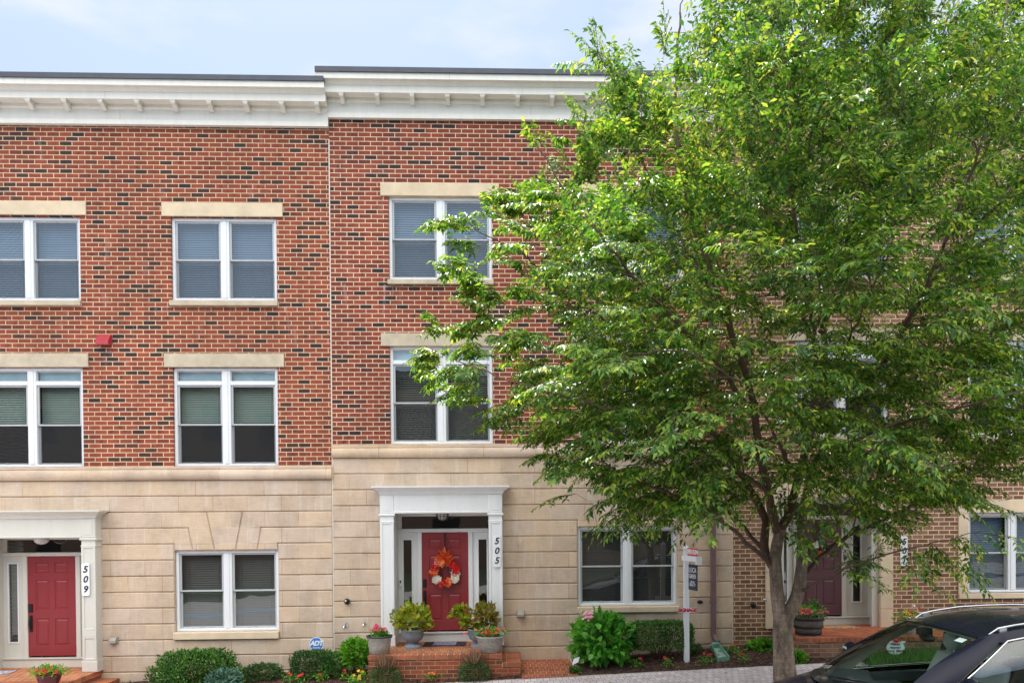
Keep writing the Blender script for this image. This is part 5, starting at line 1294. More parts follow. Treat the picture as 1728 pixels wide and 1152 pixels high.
def P3(u, v, y): x, z = W(u, v, y); return Vector((x, y, z))
TY = -4.6
trunk_pts = [
 # (list of (u,v,y), r0, r1)
 ([(1330, 1215, TY), (1326, 1160, TY), (1322, 1100, TY), (1321, 1060, TY), (1322, 1035, TY)], .150, .128),
 ([(1318, 1045, TY), (1312, 1010, TY), (1310, 980, TY), (1308, 940, TY), (1314, 905, TY), (1316, 893, TY)], .098, .070),
 ([(1326, 1045, TY-.02), (1345, 1005, TY-.02), (1352, 965, TY), (1354, 920, TY+.1), (1353, 880, TY+.2), (1358, 845, TY+.3)], .095, .058),
 ([(1307, 960, TY), (1292, 935, TY+.1), (1290, 900, TY+.2), (1291, 870, TY+.3), (1278, 845, TY+.4), (1262, 818, TY+.5), (1240, 785, TY+.7), (1205, 735, TY+.9), (1170, 700, TY+1.1), (1110, 640, TY+1.3), (1040, 590, TY+1.5)], .065, .02),
 ([(1313, 900, TY), (1302, 862, TY-.1), (1294, 820, TY-.2), (1284, 770, TY-.3), (1276, 720, TY-.4), (1262, 650, TY-.5), (1235, 560, TY-.7), (1200, 460, TY-.8), (1165, 360, TY-.8), (1145, 240, TY-.8), (1140, 120, TY-.7), (1150, 20, TY-.6)], .060, .012),
 ([(1316, 893, TY), (1330, 872, TY), (1338, 845, TY+.1), (1345, 810, TY+.2), (1362, 760, TY+.3), (1370, 715, TY+.4), (1378, 660, TY+.5), (1390, 590, TY+.6), (1392, 520, TY+.6), (1382, 440, TY+.6), (1390, 330, TY+.6), (1392, 220, TY+.5), (1420, 100, TY+.4), (1445, 0, TY+.3), (1450, -60, TY+.3)], .065, .012),
 ([(1358, 845, TY+.3), (1368, 800, TY+.2), (1400, 740, TY), (1440, 690, TY-.2), (1480, 630, TY-.5), (1520, 560, TY-.7), (1575, 470, TY-.9), (1640, 390, TY-1.0), (1720, 300, TY-1.0), (1790, 210, TY-1)], .052, .012),
 ([(1348, 990, TY), (1365, 960, TY+.2), (1395, 930, TY+.5), (1430, 905, TY+.7), (1475, 885, TY+.9), (1520, 862, TY+1.1), (1590, 830, TY+1.2), (1680, 780, TY+1.3), (1760, 740, TY+1.2)], .040, .01),
 ([(1350, 1000, TY), (1372, 985, TY-.3), (1405, 970, TY-.6), (1450, 950, TY-.8), (1510, 930, TY-1.0), (1580, 915, TY-1.1), (1640, 900, TY-1.2)], .022, .005),
 ([(1300, 950, TY), (1270, 925, TY-.2), (1235, 893, TY-.4), (1200, 862, TY-.6), (1165, 843, TY-.8), (1110, 825, TY-1.0), (1050, 800, TY-1.2), (1000, 770, TY-1.3)], .035, .008),
 ([(1300, 945, TY), (1278, 915, TY+.2), (1245, 880, TY+.4), (1215, 850, TY+.5), (1180, 815, TY+.7), (1130, 790, TY+.9), (1060, 760, TY+1), (980, 730, TY+1.1)], .032, .008),
 ([(1296, 830, TY-.2), (1255, 800, TY-.6), (1200, 770, TY-1), (1130, 735, TY-1.4), (1050, 700, TY-1.7), (960, 670, TY-1.9), (860, 640, TY-1.9), (770, 610, TY-1.8)], .030, .006),
 ([(1270, 700, TY-.4), (1230, 640, TY-.9), (1170, 570, TY-1.3), (1100, 500, TY-1.6), (1030, 420, TY-1.7), (960, 330, TY-1.6), (905, 240, TY-1.5)], .034, .007),
 ([(1205, 735, TY+.9), (1130, 650, TY+1.0), (1040, 560, TY+1.0), (960, 490, TY+.9), (880, 430, TY+.8), (800, 385, TY+.7)], .032, .006),
 ([(1235, 560, TY-.7), (1170, 440, TY-.4), (1110, 330, TY-.2), (1070, 230, TY), (1040, 150, TY), (1005, 80, TY)], .030, .005),
 ([(1386, 600, TY+.6), (1340, 500, TY+1.0), (1300, 380, TY+1.2), (1270, 260, TY+1.3), (1255, 130, TY+1.2), (1240, 20, TY+1.1)], .034, .007),
 ([(1384, 560, TY+.6), (1430, 470, TY+.9), (1480, 370, TY+1.2), (1530, 260, TY+1.4), (1570, 140, TY+1.4), (1600, 20, TY+1.3), (1610, -60, TY+1.3)], .036, .007),
 ([(1440, 690, TY-.2), (1500, 660, TY+.2), (1580, 610, TY+.6), (1660, 560, TY+.9), (1750, 500, TY+1.1), (1840, 440, TY+1.1)], .034, .008),
 ([(1375, 780, TY+.2), (1440, 745, TY-.6), (1520, 715, TY-1.3), (1610, 690, TY-1.8), (1700, 665, TY-2.1), (1790, 640, TY-2.2)], .030, .007),
 ([(1480, 630, TY-.5), (1540, 530, TY-1.2), (1600, 400, TY-1.7), (1650, 260, TY-1.9), (1680, 120, TY-1.9), (1700, 0, TY-1.8)], .032, .007),
 ([(1380, 640, TY+.5), (1370, 540, TY-.6), (1350, 420, TY-1.4), (1330, 300, TY-1.7), (1330, 180, TY-1.8), (1320, 60, TY-1.7)], .034, .007),
 ([(1345, 810, TY+.2), (1310, 740, TY-.9), (1270, 670, TY-1.7), (1210, 620, TY-2.3), (1140, 590, TY-2.6), (1070, 600, TY-2.7)], .028, .006),
 ([(1364, 760, TY+.3), (1400, 650, TY-1.0), (1440, 560, TY-1.9), (1480, 470, TY-2.4), (1510, 400, TY-2.6)], .028, .006),
]
tree = thing('street_tree', 'leafy green street tree with a forked grey trunk in front of houses 505 and 501', 'tree', tuple(P3(1330, 1215, TY)))
limbs = []; tk = MB(); br = MB()
def smooth_line(pts, step=.12):
    out = []
    for i in range(len(pts)-1):
        p0 = pts[max(i-1, 0)]; p1 = pts[i]; p2 = pts[i+1]; p3 = pts[min(i+2, len(pts)-1)]
        n = max(1, int((p2-p1).length/step))
        for k in range(n):
            t = k/n; out.append(.5*((2*p1)+(p2-p0)*t+(2*p0-5*p1+4*p2-p3)*t*t+(3*p1-p0-3*p2+p3)*t**3))
    out.append(pts[-1]); return out
nodes = []; ntan = []; nrad = []
for k, (pp, r0, r1) in enumerate(trunk_pts):
    L3 = smooth_line([P3(*p) for p in pp]); n = len(L3)
    rads = [r0+(r1-r0)*(i/(n-1))**.8 for i in range(n)]
    if k == 0: rads = [r*(1+.35*max(0, 1-i/6)) for i, r in enumerate(rads)]
    if k >= 3:
        L3 = [p+Vector((random.uniform(-1, 1), random.uniform(-1, 1), random.uniform(-1, 1)))*.018*min(1, i/4) for i, p in enumerate(L3)]
    (tk if k < 3 else br).tube(L3, rads, 12 if k < 3 else 8)
    if k >= 3:
        for i in range(4, n):
            nodes.append(L3[i]); ntan.append((L3[i]-L3[i-1]).normalized()); nrad.append(rads[i])
tk.build('trunk', M['bark'], tree)
# crown outline in the photograph, used only to know how far the crown reaches on each side
SIL = [(985, 55), (1015, 60), (1062, 150), (1095, 180), (1128, 60), (1155, -20), (1200, -60), (1300, -90), (1450, -110), (1600, -110), (1740, -60), (1850, 60), (1900, 240), (1920, 430), (1890, 600), (1830, 720),
       (1740, 770), (1660, 800), (1640, 835), (1570, 850), (1500, 880), (1440, 875), (1380, 862), (1300, 800), (1240, 860), (1200, 850), (1140, 878), (1060, 872), (1000, 862), (945, 850), (980, 825), (945, 790), (905, 760), (870, 735), (830, 695), (745, 665), (702, 640), (725, 560), (780, 545), (840, 535), (800, 500), (745, 445), (800, 420), (752, 375), (850, 345), (880, 310), (885, 262), (920, 222), (995, 195), (1000, 110)]
SA = np.array(SIL, float)
def inside(u, v):
    c = np.zeros(len(u), bool); n = len(SA)
    for i in range(n):
        x1, y1 = SA[i]; x2, y2 = SA[(i+1) % n]
        k = ((y1 > v) != (y2 > v)) & (u < (x2-x1)*(v-y1)/(y2-y1+1e-9)+x1); c ^= k
    return c
def edged(u, v):
    d = np.full(len(u), 1e9); n = len(SA)
    for i in range(n):
        a = SA[i]; b_ = SA[(i+1) % n]; ab = b_-a; t = np.clip(((u-a[0])*ab[0]+(v-a[1])*ab[1])/(ab@ab), 0, 1)
        d = np.minimum(d, np.hypot(u-(a[0]+ab[0]*t), v-(a[1]+ab[1]*t)))
    return d
# crown volume: deep in the middle, thin at the rim
NT = 1950
cu = rng.uniform(690, 1930, NT*6); cv = rng.uniform(-110, 885, NT*6)
k = inside(cu, cv); cu, cv = cu[k], cv[k]; ed = edged(cu, cv)
hold = np.where(cu < 1210, np.where(cv < 140, .28, np.where(cv < 330, .48, .95)), np.where(cv < 120, .55, .85))*np.where((cv > 560) & (cu > 1190) & (cu < 1500) & (cv < 900), .8, 1)*np.where((cu < 980), .62, 1)*np.where(cu > 1750, .6, 1)
k = rng.random(len(cu)) < hold; cu, cv, ed = cu[k], cv[k], ed[k]
cu, cv, ed = cu[:NT], cv[:NT], ed[:NT]
half = 2.9*np.sqrt(np.clip(1-(1-np.clip(ed/330, 0, 1))**2, .004, 1))
half = half*np.where(cv > 600, .9, 1)
cy_ = TY-.1+half*rng.uniform(-1, 1, len(cu))*np.where(rng.random(len(cu)) < .5, 1, .8)
cy_ = np.clip(cy_, -7.7, -1.15)
T = []
for u, v, y in zip(cu, cv, cy_): T.append(P3(u, v, float(y)))
for u, v in [(1000, 600), (1045, 615), (1075, 650), (1110, 600), (1130, 640), (1050, 680), (1090, 560), (960, 640), (1290, 440), (1310, 460), (1430, 430), (1455, 440), (1500, 470), (1380, 560), (1350, 610), (1250, 740), (1150, 730), (1090, 745)]:
    T.append(P3(u, v, -7.5+random.uniform(-.2, .3)))
# a few low sprays right of the trunk
for u, v, y in [(1400, 930, -4.3), (1440, 945, -4.9), (1480, 935, -5.2), (1530, 925, -5.5), (1575, 918, -5.6), (1620, 905, -5.7), (1655, 912, -5.8), (1500, 900, -3.9), (1560, 880, -3.7), (1600, 860, -3.5), (1520, 950, -5.3), (1340, 870, -4.9), (1350, 900, -5.2), (1390, 900, -4.1)]:
    T.append(P3(u, v, y))
T.sort(key=lambda p: (p-P3(1330, 800, TY)).length)
NN = np.array([tuple(p) for p in nodes]); NTg = np.array([tuple(p) for p in ntan]); NR = np.array(nrad)
cap_ = len(NN)+len(T)*22
bufP = np.zeros((cap_, 3)); bufT = np.zeros((cap_, 3)); bufR = np.zeros(cap_); m_ = len(NN)
bufP[:m_] = NN; bufT[:m_] = NTg; bufR[:m_] = NR
twig_P = []; twig_D = []; nseg = 0
for p in T:
    tp = np.array(p); dv = tp-bufP[:m_]; dist = np.linalg.norm(dv, axis=1)+1e-6
    cosv = (dv*bufT[:m_]).sum(1)/dist
    cost = dist*(1+.55*(1-cosv))+np.maximum(0, -dv[:, 2])*.5+np.where(bufR[:m_] < .0035, .35, 0)
    j = int(np.argmin(cost)); a = Vector(bufP[j]); tg = Vector(bufT[j]); r0 = min(bufR[j]*.72, .018); d = (p-a).length
    if d < .05: continue
    c1 = a+tg*d*.38+Vector((0, 0, .05*d)); n = max(2, int(d/.14)); pts = []
    for q in range(n+1):
        t = q/n; pts.append(a*(1-t)**2+c1*2*t*(1-t)+p*t*t+Vector((random.uniform(-1, 1), random.uniform(-1, 1), random.uniform(-1, 1)))*(.012 if 0 < q < n else 0))
    re = max(.0022, r0*.35); rad = [r0+(re-r0)*(q/n) for q in range(n+1)]
    br.tube(pts, rad, 5 if r0 > .009 else 4, capend=False)
    for q in range(1, n+1):
        tt = (pts[q]-pts[q-1]).normalized(); bufP[m_] = pts[q]; bufT[m_] = tt; bufR[m_] = rad[q]; m_ += 1
        if q/n > .3 or rad[q] < .006:
            twig_P.append(pts[q]); twig_D.append(tt)
    twig_P.append(p); twig_D.append(tt); twig_P.append(p); twig_D.append((tt+Vector((0, 0, -.3))).normalized())
br.build('branches', M['branchbark'], tree)
# twigs with alternate leaves
TP = np.array([tuple(p) for p in twig_P]); TD = np.array([tuple(p) for p in twig_D])
NS_ = 3500
idx = rng.integers(0, len(TP), NS_)
SB = TP[idx]+rng.normal(size=(NS_, 3))*.01; Dr = TD[idx]
out = nrm(SB-np.array(tuple(P3(1335, 660, TY))))
hs = np.clip((SB[:, 2]-4.9)/2.6, 0, 1)[:, None]
A = nrm(Dr*.5+out*.6+rng.normal(size=(NS_, 3))*.42)
A[:, 2] = A[:, 2]*(.35+.65*hs[:, 0])+.08+.62*hs[:, 0]; A = nrm(A)
SL = rng.uniform(.34, .72, NS_)*np.clip(.62+(SB[:, 0]+.3)*.12, .55, 1); SD = rng.uniform(.15, .42, NS_)*(1-.4*hs[:, 0])
SS = nrm(np.cross(A, np.array([0, 0, 1.])+rng.normal(size=(NS_, 3))*.22))
B = []; Dt = []; TLn = []; UPV = []; NJ = 9
for j in range(NJ):
    t = (j+.4)/NJ
    p_ = SB+A*(SL*t)[:, None]+np.array([0, 0, -1.])*(SD*SL*t*t)[:, None]
    loc = nrm(A+np.array([0, 0, -1.])*(SD*2*t)[:, None])
    sg_ = 1 if j % 2 else -1
    d_ = loc if j == NJ-1 else loc*.62+SS*sg_*.78+np.array([0, 0, -.10])+rng.normal(size=(NS_, 3))*.10
    B.append(p_); Dt.append(nrm(d_)); TLn.append(SL*(.50-.22*t)*rng.uniform(.75, 1.15, NS_)); UPV.append(np.cross(SS, loc))
B = np.concatenate(B); Dt = np.concatenate(Dt); TLn = np.concatenate(TLn); UPV = np.concatenate(UPV); NW = len(B)
UPV = np.where(UPV[:, 2:3] < 0, -UPV, UPV)
hi = np.clip((B[:, 2]-5.4)/3.0, 0, 1)[:, None]
droop = rng.uniform(.05, .25, NW)
K = 7
S = nrm(np.cross(Dt, UPV))
axm = SB+A*(SL*.5)[:, None]+np.array([0, 0, -1.])*(SD*SL*.25)[:, None]; axe = SB+A*SL[:, None]+np.array([0, 0, -1.])*(SD*SL)[:, None]
LP = []; LD = []; LU = []; LL = []
for k in range(K):
    t = (k+.6)/K
    pos = B+Dt*(TLn*t)[:, None]+np.array([0, 0, -1.])*(droop*TLn*t*t)[:, None]
    loc = nrm(Dt+np.array([0, 0, -1.])*(droop*2*t)[:, None]*.8)
    sd_ = 1 if k % 2 else -1
    if k == K-1: d = loc+rng.normal(size=(NW, 3))*.2
    else: d = loc*.60+S*sd_*.70+np.array([0, 0, -.30])+rng.normal(size=(NW, 3))*.13
    d = d+hi*np.array([0, 0, -.40])
    up = np.cross(S, loc); up = np.where(up[:, 2:3] < 0, -up, up)+rng.normal(size=(NW, 3))*.18
    LP.append(pos); LD.append(d); LU.append(up); LL.append(.090*rng.uniform(.50, 1.25, NW)*(1-.25*abs(t-.55)))
LP = np.concatenate(LP); LD = np.concatenate(LD); LU = np.concatenate(LU); LL = np.concatenate(LL)
keep = (LP[:, 1] < -.75) & (rng.random(len(LP)) < .93)
LP, LD, LU, LL = LP[keep], LD[keep], LU[keep], LL[keep]
TREE_LEAF = {'v': [(0, 0, 0), (.36, -.5, .07), (.40, 0, -.01), (.36, .5, .07), (1, 0, -.16), (.74, -.24, .0), (.74, .24, .0)], 'f': [(0, 2, 1), (0, 3, 2), (1, 2, 4, 5), (2, 3, 6, 4)]}
LEAFV['tree'] = (TREE_LEAF['v'], TREE_LEAF['f'])
leaf_obj('crown', [leaf_arrays(LP, LD, LU, LL, LL*.44, 'tree')], LM['tree'], tree)
axr = nrm(np.cross(A, rng.normal(size=(NS_, 3)))); ayr = np.cross(A, axr)
ring2 = lambda C, r: [C+axr*(r*math.cos(a))+ayr*(r*math.sin(a)) for a in (0, 2.094, 4.189)]
leaf_obj('spray_stems', [(np.stack(ring2(SB, .0045)+ring2(axm, .0034)+ring2(axe, .0015), 1), [(0, 1, 4, 3), (1, 2, 5, 4), (2, 0, 3, 5), (3, 4, 7, 6), (4, 5, 8, 7), (5, 3, 6, 8)])], M['branchbark'], tree)
# the twigs themselves, three-sided
mid = B+Dt*(TLn*.5)[:, None]+np.array([0, 0, -1.])*(droop*TLn*.25)[:, None]; end = B+Dt*TLn[:, None]+np.array([0, 0, -1.])*(droop*TLn)[:, None]
ax = nrm(np.cross(Dt, rng.normal(size=(NW, 3)))); ay = np.cross(Dt, ax)
ring = lambda C, r: [C+ax*(r*math.cos(a))+ay*(r*math.sin(a)) for a in (0, 2.094, 4.189)]
Vt = np.stack(ring(B, .0028)+ring(mid, .002)+ring(end, .0009), 1)
leaf_obj('twigs', [(Vt, [(0, 1, 4, 3), (1, 2, 5, 4), (2, 0, 3, 5), (3, 4, 7, 6), (4, 5, 8, 7), (5, 3, 6, 8)])], M['branchbark'], tree)
print('leaves', len(LP), 'branch nodes', m_)
# ================================================================ the parked car (local frame: +x forward, +y its left side)
mp_, nt, b = newmat('navy_car_paint'); b.inputs['Base Color'].default_value = (.010, .011, .022, 1); b.inputs['Roughness'].default_value = .32; b.inputs['Metallic'].default_value = 0; b.inputs['Specular IOR Level'].default_value = .08
b.inputs['Coat Weight'].default_value = .5; b.inputs['Coat IOR'].default_value = 1.3; b.inputs['Coat Roughness'].default_value = .03
f = noise(nt, wpos(nt), 60, 4, .7); L(nt, ramp(nt, f, [(.4, g(.26)), (.75, g(.42))]), b.inputs['Roughness']); M['navy'] = mp_
M['carglass'] = glassmat('car_glass', (.80, .90, .86), refl=.5, wav=0, base=0)
M['sideglass'] = glassmat('car_side_glass', (.42, .50, .54), wav=0, base=.05)
M['rubber'] = simple('tyre_rubber', '1a1a1b', .85); M['blackp'] = simple('black_plastic', '161618', .55); M['dash'] = simple('dark_dashboard', '2c3236', .7, bumps=.1)
M['seat'] = simple('grey_leather', 'b4b8ac', .55, var=.08, bumps=.05); M['headliner'] = simple('headliner_cloth', '9a968a', .9); M['lampc'] = simple('lamp_cover', 'c0c8d0', .1); M['redlamp'] = simple('red_lamp', '8a1418', .2)
CARX, CARY = 4.17, -7.55
czw = walk(CARX, -5)-.14
car = thing('parked_car', 'dark navy crossover parked at the kerb in the lower right corner', 'car', (CARX, CARY, czw), math.pi)
car.rotation_euler = (0, R(1.5), math.pi+.052)
def cb(mb, name, mat, par=None): return mb.build(name, mat, par or car, local=True)
def hw(x):      # half width of the body at station x
    t = abs(x+.05)/2.42; return .955*(1-.16*max(0, t)**3.6)
def ztop(x):    # hood and tail height on the centre line
    if x > .70: s = (x-.70)/1.62; return 1.205-.20*s-.20*s**2
    return 1.14-.02*max(0, -x-1.2)
def zsh(x):     # shoulder height
    if x > .70: return ztop(x)-.075-.05*(x-.7)
    return 1.10+.03*min(1, (.7-x)/2)
ST = [-2.38, -2.30, -2.1, -1.8, -1.5, -1.2, -.9, -.6, -.3, 0, .3, .55, .72, .9, 1.1, 1.3, 1.5, 1.7, 1.9, 2.05, 2.2, 2.3, 2.37]
def section(x):
    w = hw(x); zs_ = zsh(x); e = 0
    if x > 2.2: e = (x-2.2)/.17
    if x < -2.2: e = (-2.2-x)/.18
    zc = ztop(x)-.10*e; lo = .30+.04*e
    return [(w*.80, lo-.06), (w*.95, lo), (w*.985, lo+.15), (w*1.0, .62), (w*.995, .80), (w*.985, .92-.02*e), (w*.965, zs_-.03-.08*e), (w*.93, zs_-.08*e), (w*.80, zs_+.028-.09*e), (w*.55, zc-.018), (w*.28, zc-.003), (0, zc)]
S_ = [section(x) for x in ST]; NS = len(S_[0])
body = MB()
for sg in (1, -1):
    vs = [(x, sg*y, z) for x, sec in zip(ST, S_) for y, z in sec]; fs = []
    for i in range(len(ST)-1):
        for j in range(NS-1):
            xm_ = (ST[i]+ST[i+1])/2
            if j >= 7 and -1.95 < xm_ < .72: continue
            if j >= 8 and xm_ > .72: continue          # hood is its own panel
            q = (i*NS+j, (i+1)*NS+j, (i+1)*NS+j+1, i*NS+j+1); fs.append(q if sg < 0 else q[::-1])
    body.add(vs, fs, True)
    for i in (0, len(ST)-1):
        body.add([(ST[i], sg*y, z) for y, z in S_[i]]+[(ST[i], 0, .28)], [tuple(range(NS+1)) if (sg > 0) == (i > 0) else tuple(range(NS, -1, -1))])
cb(body, 'body', M['navy'])
hood = MB(); hx_ = [.62, .72, .82, .95, 1.1, 1.3, 1.5, 1.7, 1.9, 2.05, 2.2]
def hoodpt(s, t):
    x = .70+1.56*s; yn = (t*2-1); bow = .26*(1-yn*yn)*(1-s)**2; x = x+bow
    w = hw(x)*.80; y = yn*w; a = abs(yn)
    z = ztop(x)-.018*(a/.69)**2 if a < .69 else ztop(x)-.018-(ztop(x)-.018-(zsh(x)+.030))*((a-.69)/.31)**1.3
    z += .012*math.exp(-((a-.62)/.10)**2)*(1-s*.5)
    return (x, y, z+.004)
hood.patch(hoodpt, 14, 24, flip=False); cb(hood, 'hood', M['navy'])
# greenhouse
def zr(x): return 1.665+.085*(1-((x+.95)/1.0)**2) if x > -.95 else 1.75-.11*((-.95-x)/1.15)**2
BASEP = lambda yn: (.76+.27*(1-yn*yn), yn*.765, 1.178+.02*(1-yn*yn))
HEADP = lambda yn: (-.06+.13*(1-yn*yn), yn*.640, 1.625+.055*(1-yn*yn))
def wsp(s, t):
    yn = t*2-1; a = Vector(BASEP(yn)); c = Vector(HEADP(yn)); p = a.lerp(c, s); n_ = Vector((.5, 0, .86)); return tuple(p+n_*.035*math.sin(math.pi*s))
ws = MB(); ws.patch(wsp, 12, 16); cb(ws, 'windshield', M['carglass'])
# roof with a dark glass panel look: painted shell
def roofp(s, t):
    yn = t*2-1; x0 = HEADP(yn)[0]; x = x0+(-2.05-x0)*s; w = .640+.03*math.sin(math.pi*min(1, s*1.2)); 
    base = 1.625+(1.71-1.625)*math.sin(min(1, s/.38)*math.pi/2); base = base-(.10*((s-.5)/.5)**2 if s > .5 else 0)
    return (x, yn*w, base+.055*(1-yn*yn)+.002)
rf = MB(); rf.patch(roofp, 18, 14); cb(rf, 'roof', M['navy'])
hl = MB(); hl.patch(lambda s, t: tuple(Vector(roofp(s, t))+Vector((-.02 if s < .05 else 0, 0, -.035))), 12, 10, flip=True); cb(hl, 'headliner', M['headliner'])
def bar(pts, w, mat, name, n=6, flat=.5):
    mb = MB(); mb.tube(pts, w, n); return cb(mb, name, mat)
def redge(sg, s, dz=0, dy=0): p = roofp(s, 1 if sg > 0 else 0); return (p[0], p[1]+sg*dy, p[2]+dz)
def belt(sg, x, dz=0): return (x, sg*hw(x)*.93, zsh(x)+dz)
for sg in (1, -1):
    # A pillar: a strip between the windshield edge and the side window
    ap = MB()
    def app(s, t, sg=sg):
        a = Vector(wsp(s, 1 if sg > 0 else 0)); q0 = Vector((.50, sg*.86, 1.125)); q1 = Vector((-.28, sg*.690, 1.630)); c = q0.lerp(q1, s)+Vector((.0, sg*.03, .03))*math.sin(math.pi*s)
        m = (a+c)/2+Vector((0, sg*.035, .03)); return tuple(a*(1-t)**2+m*2*t*(1-t)+c*t*t)
    ap.patch(app, 12, 5, flip=(sg < 0)); 
    ap.patch(lambda s, t: tuple(Vector(app(s, t))+Vector((-.03, -sg*.04, -.035))), 12, 4, flip=(sg > 0)); cb(ap, 'pillar', M['navy'])
    pt = MB(); pt.patch(lambda s, t: tuple(Vector(app(s, t))+Vector((-.034, -sg*.045, -.04))), 12, 4, flip=(sg > 0)); cb(pt, 'pillar_trim', M['headliner'])
    pb = MB(); pb.patch(lambda s, t: (-.50-.11*t-.06*s, sg*(.80-.125*s), 1.08+.53*s), 6, 2); cb(pb, 'centre_pillar_trim', M['headliner'])
    # side roof frame above the glass
    fr = MB(); fr.patch(lambda s, t: tuple(Vector(redge(sg, s*.98+.0)).lerp(Vector((redge(sg, s*.98)[0]-.22*(1-s)**3, redge(sg, s*.98)[1]+sg*.055, redge(sg, s*.98)[2]-.055-.0*s)), t)), 16, 3, flip=(sg < 0)); cb(fr, 'roof_frame', M['navy'])
    # side glass
    def sgl(s, t, sg=sg):
        top = redge(sg, .09+s*.83); tp = Vector((top[0]-.06*(1-s)**2, top[1]+sg*.05, top[2]-.062)); bx_ = .46+(-2.0-.46)*s; bt = Vector((bx_, sg*.865, 1.125)); p = bt.lerp(tp, t); return (p.x, p.y+sg*.03*math.sin(math.pi*t), p.z)
    sgm = MB(); sgm.patch(sgl, 16, 6, flip=(sg < 0)); cb(sgm, 'side_window', M['sideglass'] if sg > 0 else M['carglass'])
    # bright trim round the side glass, roof rail
    line = [sgl(s_/16, 1) for s_ in range(17)]; line = [(.58, sg*.88, 1.10)]+[(sgl(0, t_/6)[0]+.015, sgl(0, t_/6)[1]+sg*.008, sgl(0, t_/6)[2]) for t_ in range(7)]+[(p[0], p[1]+sg*.008, p[2]) for p in line[1:]]
    bar(line, .011, M['chrome'], 'window_trim')
    bar([(x_, sg*hw(x_)*.945, zsh(x_)+.012) for x_ in np.linspace(.55, -1.95, 14)], .010, M['chrome'], 'belt_trim')
    rl = [redge(sg, .05, -.005, -.03)]+[redge(sg, s_, .036, -.035) for s_ in (.10, .18, .3, .45, .6, .75, .88)]+[redge(sg, .95, .0, -.03)]
    bar(rl, [.009]+[.012]*7+[.009], M['silver'] if 'silver' in M else M.setdefault('silver', simple('silver_rail', 'b8babd', .3, .9)), 'roof_rail')
    for s_ in (.12, .86): p = redge(sg, s_, .0, -.035); m2 = MB(); m2.box(p[0]-.035, p[0]+.035, p[1]-.014, p[1]+.014, p[2]-.01, p[2]+.03); cb(m2, 'rail_foot', M['silver'])
    # mirror
    mm = MB(); mm.sphere((.30, sg*1.07, 1.27), .12, 16, 10, sx=.62, sy=1.05, sz=.78); mo_ = cb(mm, 'side_mirror', M['navy']); 
    ma = MB(); ma.tube([(.42, sg*.90, 1.13), (.35, sg*.99, 1.21)], .035, 8); cb(ma, 'arm', M['blackp'], mo_)
    mc = MB(); mc.patch(lambda s, t: (.376-.01*s, sg*(1.01+.11*s), 1.29+.03*t), 3, 2, flip=sg < 0); cb(mc, 'turn_lamp', M['lampc'], mo_)
    mg = MB(); mg.patch(lambda s, t: (.224, sg*(.995+.15*s), 1.21+.12*t), 2, 2); cb(mg, 'mirror_glass', M['chrome'], mo_)
    # lamps, door lines, handles
    for nm_, x_, z_, ma_ in (('headlight', 2.20, .80, 'lampc'), ('tail_light', -2.24, .95, 'redlamp')):
        q = MB(); q.sphere((x_, sg*hw(x_)*.84, z_), .15, 14, 8, sx=.75, sy=1, sz=.55); cb(q, nm_, M[ma_])
    for x_ in (-.35, -1.35):
        q = MB(); q.tube([(x_, sg*(hw(x_)*.985+.005), .93), (x_+.02, sg*(hw(x_)*.985+.035), .935), (x_+.16, sg*(hw(x_)*.985+.035), .935), (x_+.18, sg*(hw(x_)*.985+.005), .93)], .013, 6); cb(q, 'door_handle', M['chrome'])
    for x_ in (.62, -.48, -1.45):
        q = MB(); q.tube([(x_-.02, sg*(hw(x_)*.972), 1.03), (x_, sg*(hw(x_)*.998), .80), (x_, sg*(hw(x_)*1.002), .60), (x_, sg*(hw(x_)*.985), .38)], .004, 4); cb(q, 'door_gap', M['blackp'])
    for x_ in (1.48, -1.42):
        q = MB(); prof = [(.20, -.11), (.30, -.115), (.345, -.10), (.365, -.05), (.365, .05), (.345, .10), (.30, .115), (.20, .11)]
        nn = 30; vs = [(x_+r_*math.cos(2*math.pi*k/nn), sg*.86+h_, .365+r_*math.sin(2*math.pi*k/nn)) for r_, h_ in prof for k in range(nn)]
        q.add(vs, [(i*nn+k, i*nn+(k+1) % nn, (i+1)*nn+(k+1) % nn, (i+1)*nn+k) for i in range(len(prof)-1) for k in range(nn)], True); wo = cb(q, 'wheel', M['rubber'])
        q = MB()
        for k in range(10):
            a_ = 2*math.pi*k/10; q.tube([(x_, sg*.955, .365), (x_+.24*math.cos(a_), sg*.962, .365+.24*math.sin(a_))], [.03, .018], 5)
        q.tube([(x_+.245*math.cos(2*math.pi*k/24), sg*.955, .365+.245*math.sin(2*math.pi*k/24)) for k in range(25)], .02, 6); cb(q, 'rim', M['silver'], wo)
        q = MB(); q.tube([(x_+.40*math.cos(math.pi*k/14), sg*(hw(x_)*.99), .34+.41*math.sin(math.pi*k/14)) for k in range(15)], .03, 6); cb(q, 'wheel_arch', M['blackp'])
    # wipers lie at the foot of the windshield
    q = MB(); q.tube([(1.03 if sg > 0 else .99, sg*.08+.0, 1.205), (.93, sg*.08+.34, 1.232), (.84, sg*.08+.56, 1.228)], [.012, .009, .006], 5); cb(q, 'wiper', M['blackp'])
rg = MB(); rg.patch(lambda s, t: (-2.05-.26*s, (t*2-1)*(.60+.16*s), 1.62+.04*(1-(t*2-1)**2)-.50*s), 6, 10, flip=True); cb(rg, 'rear_window', M['sideglass'])
q = MB(); q.patch(lambda s, t: (lambda yn: (.73+.27*(1-yn*yn)+.12*s, yn*(.765+.0*s), 1.171+.016*(1-yn*yn)-.022*s))(t*2-1), 4, 16); cb(q, 'cowl', M['blackp'])
q = MB(); q.box(2.34, 2.40, -.46, .46, .48, .78)
for k in range(5): q.box(2.40, 2.415, -.45, .45, .51+k*.055, .525+k*.055)
cb(q, 'grille', M['chrome'])
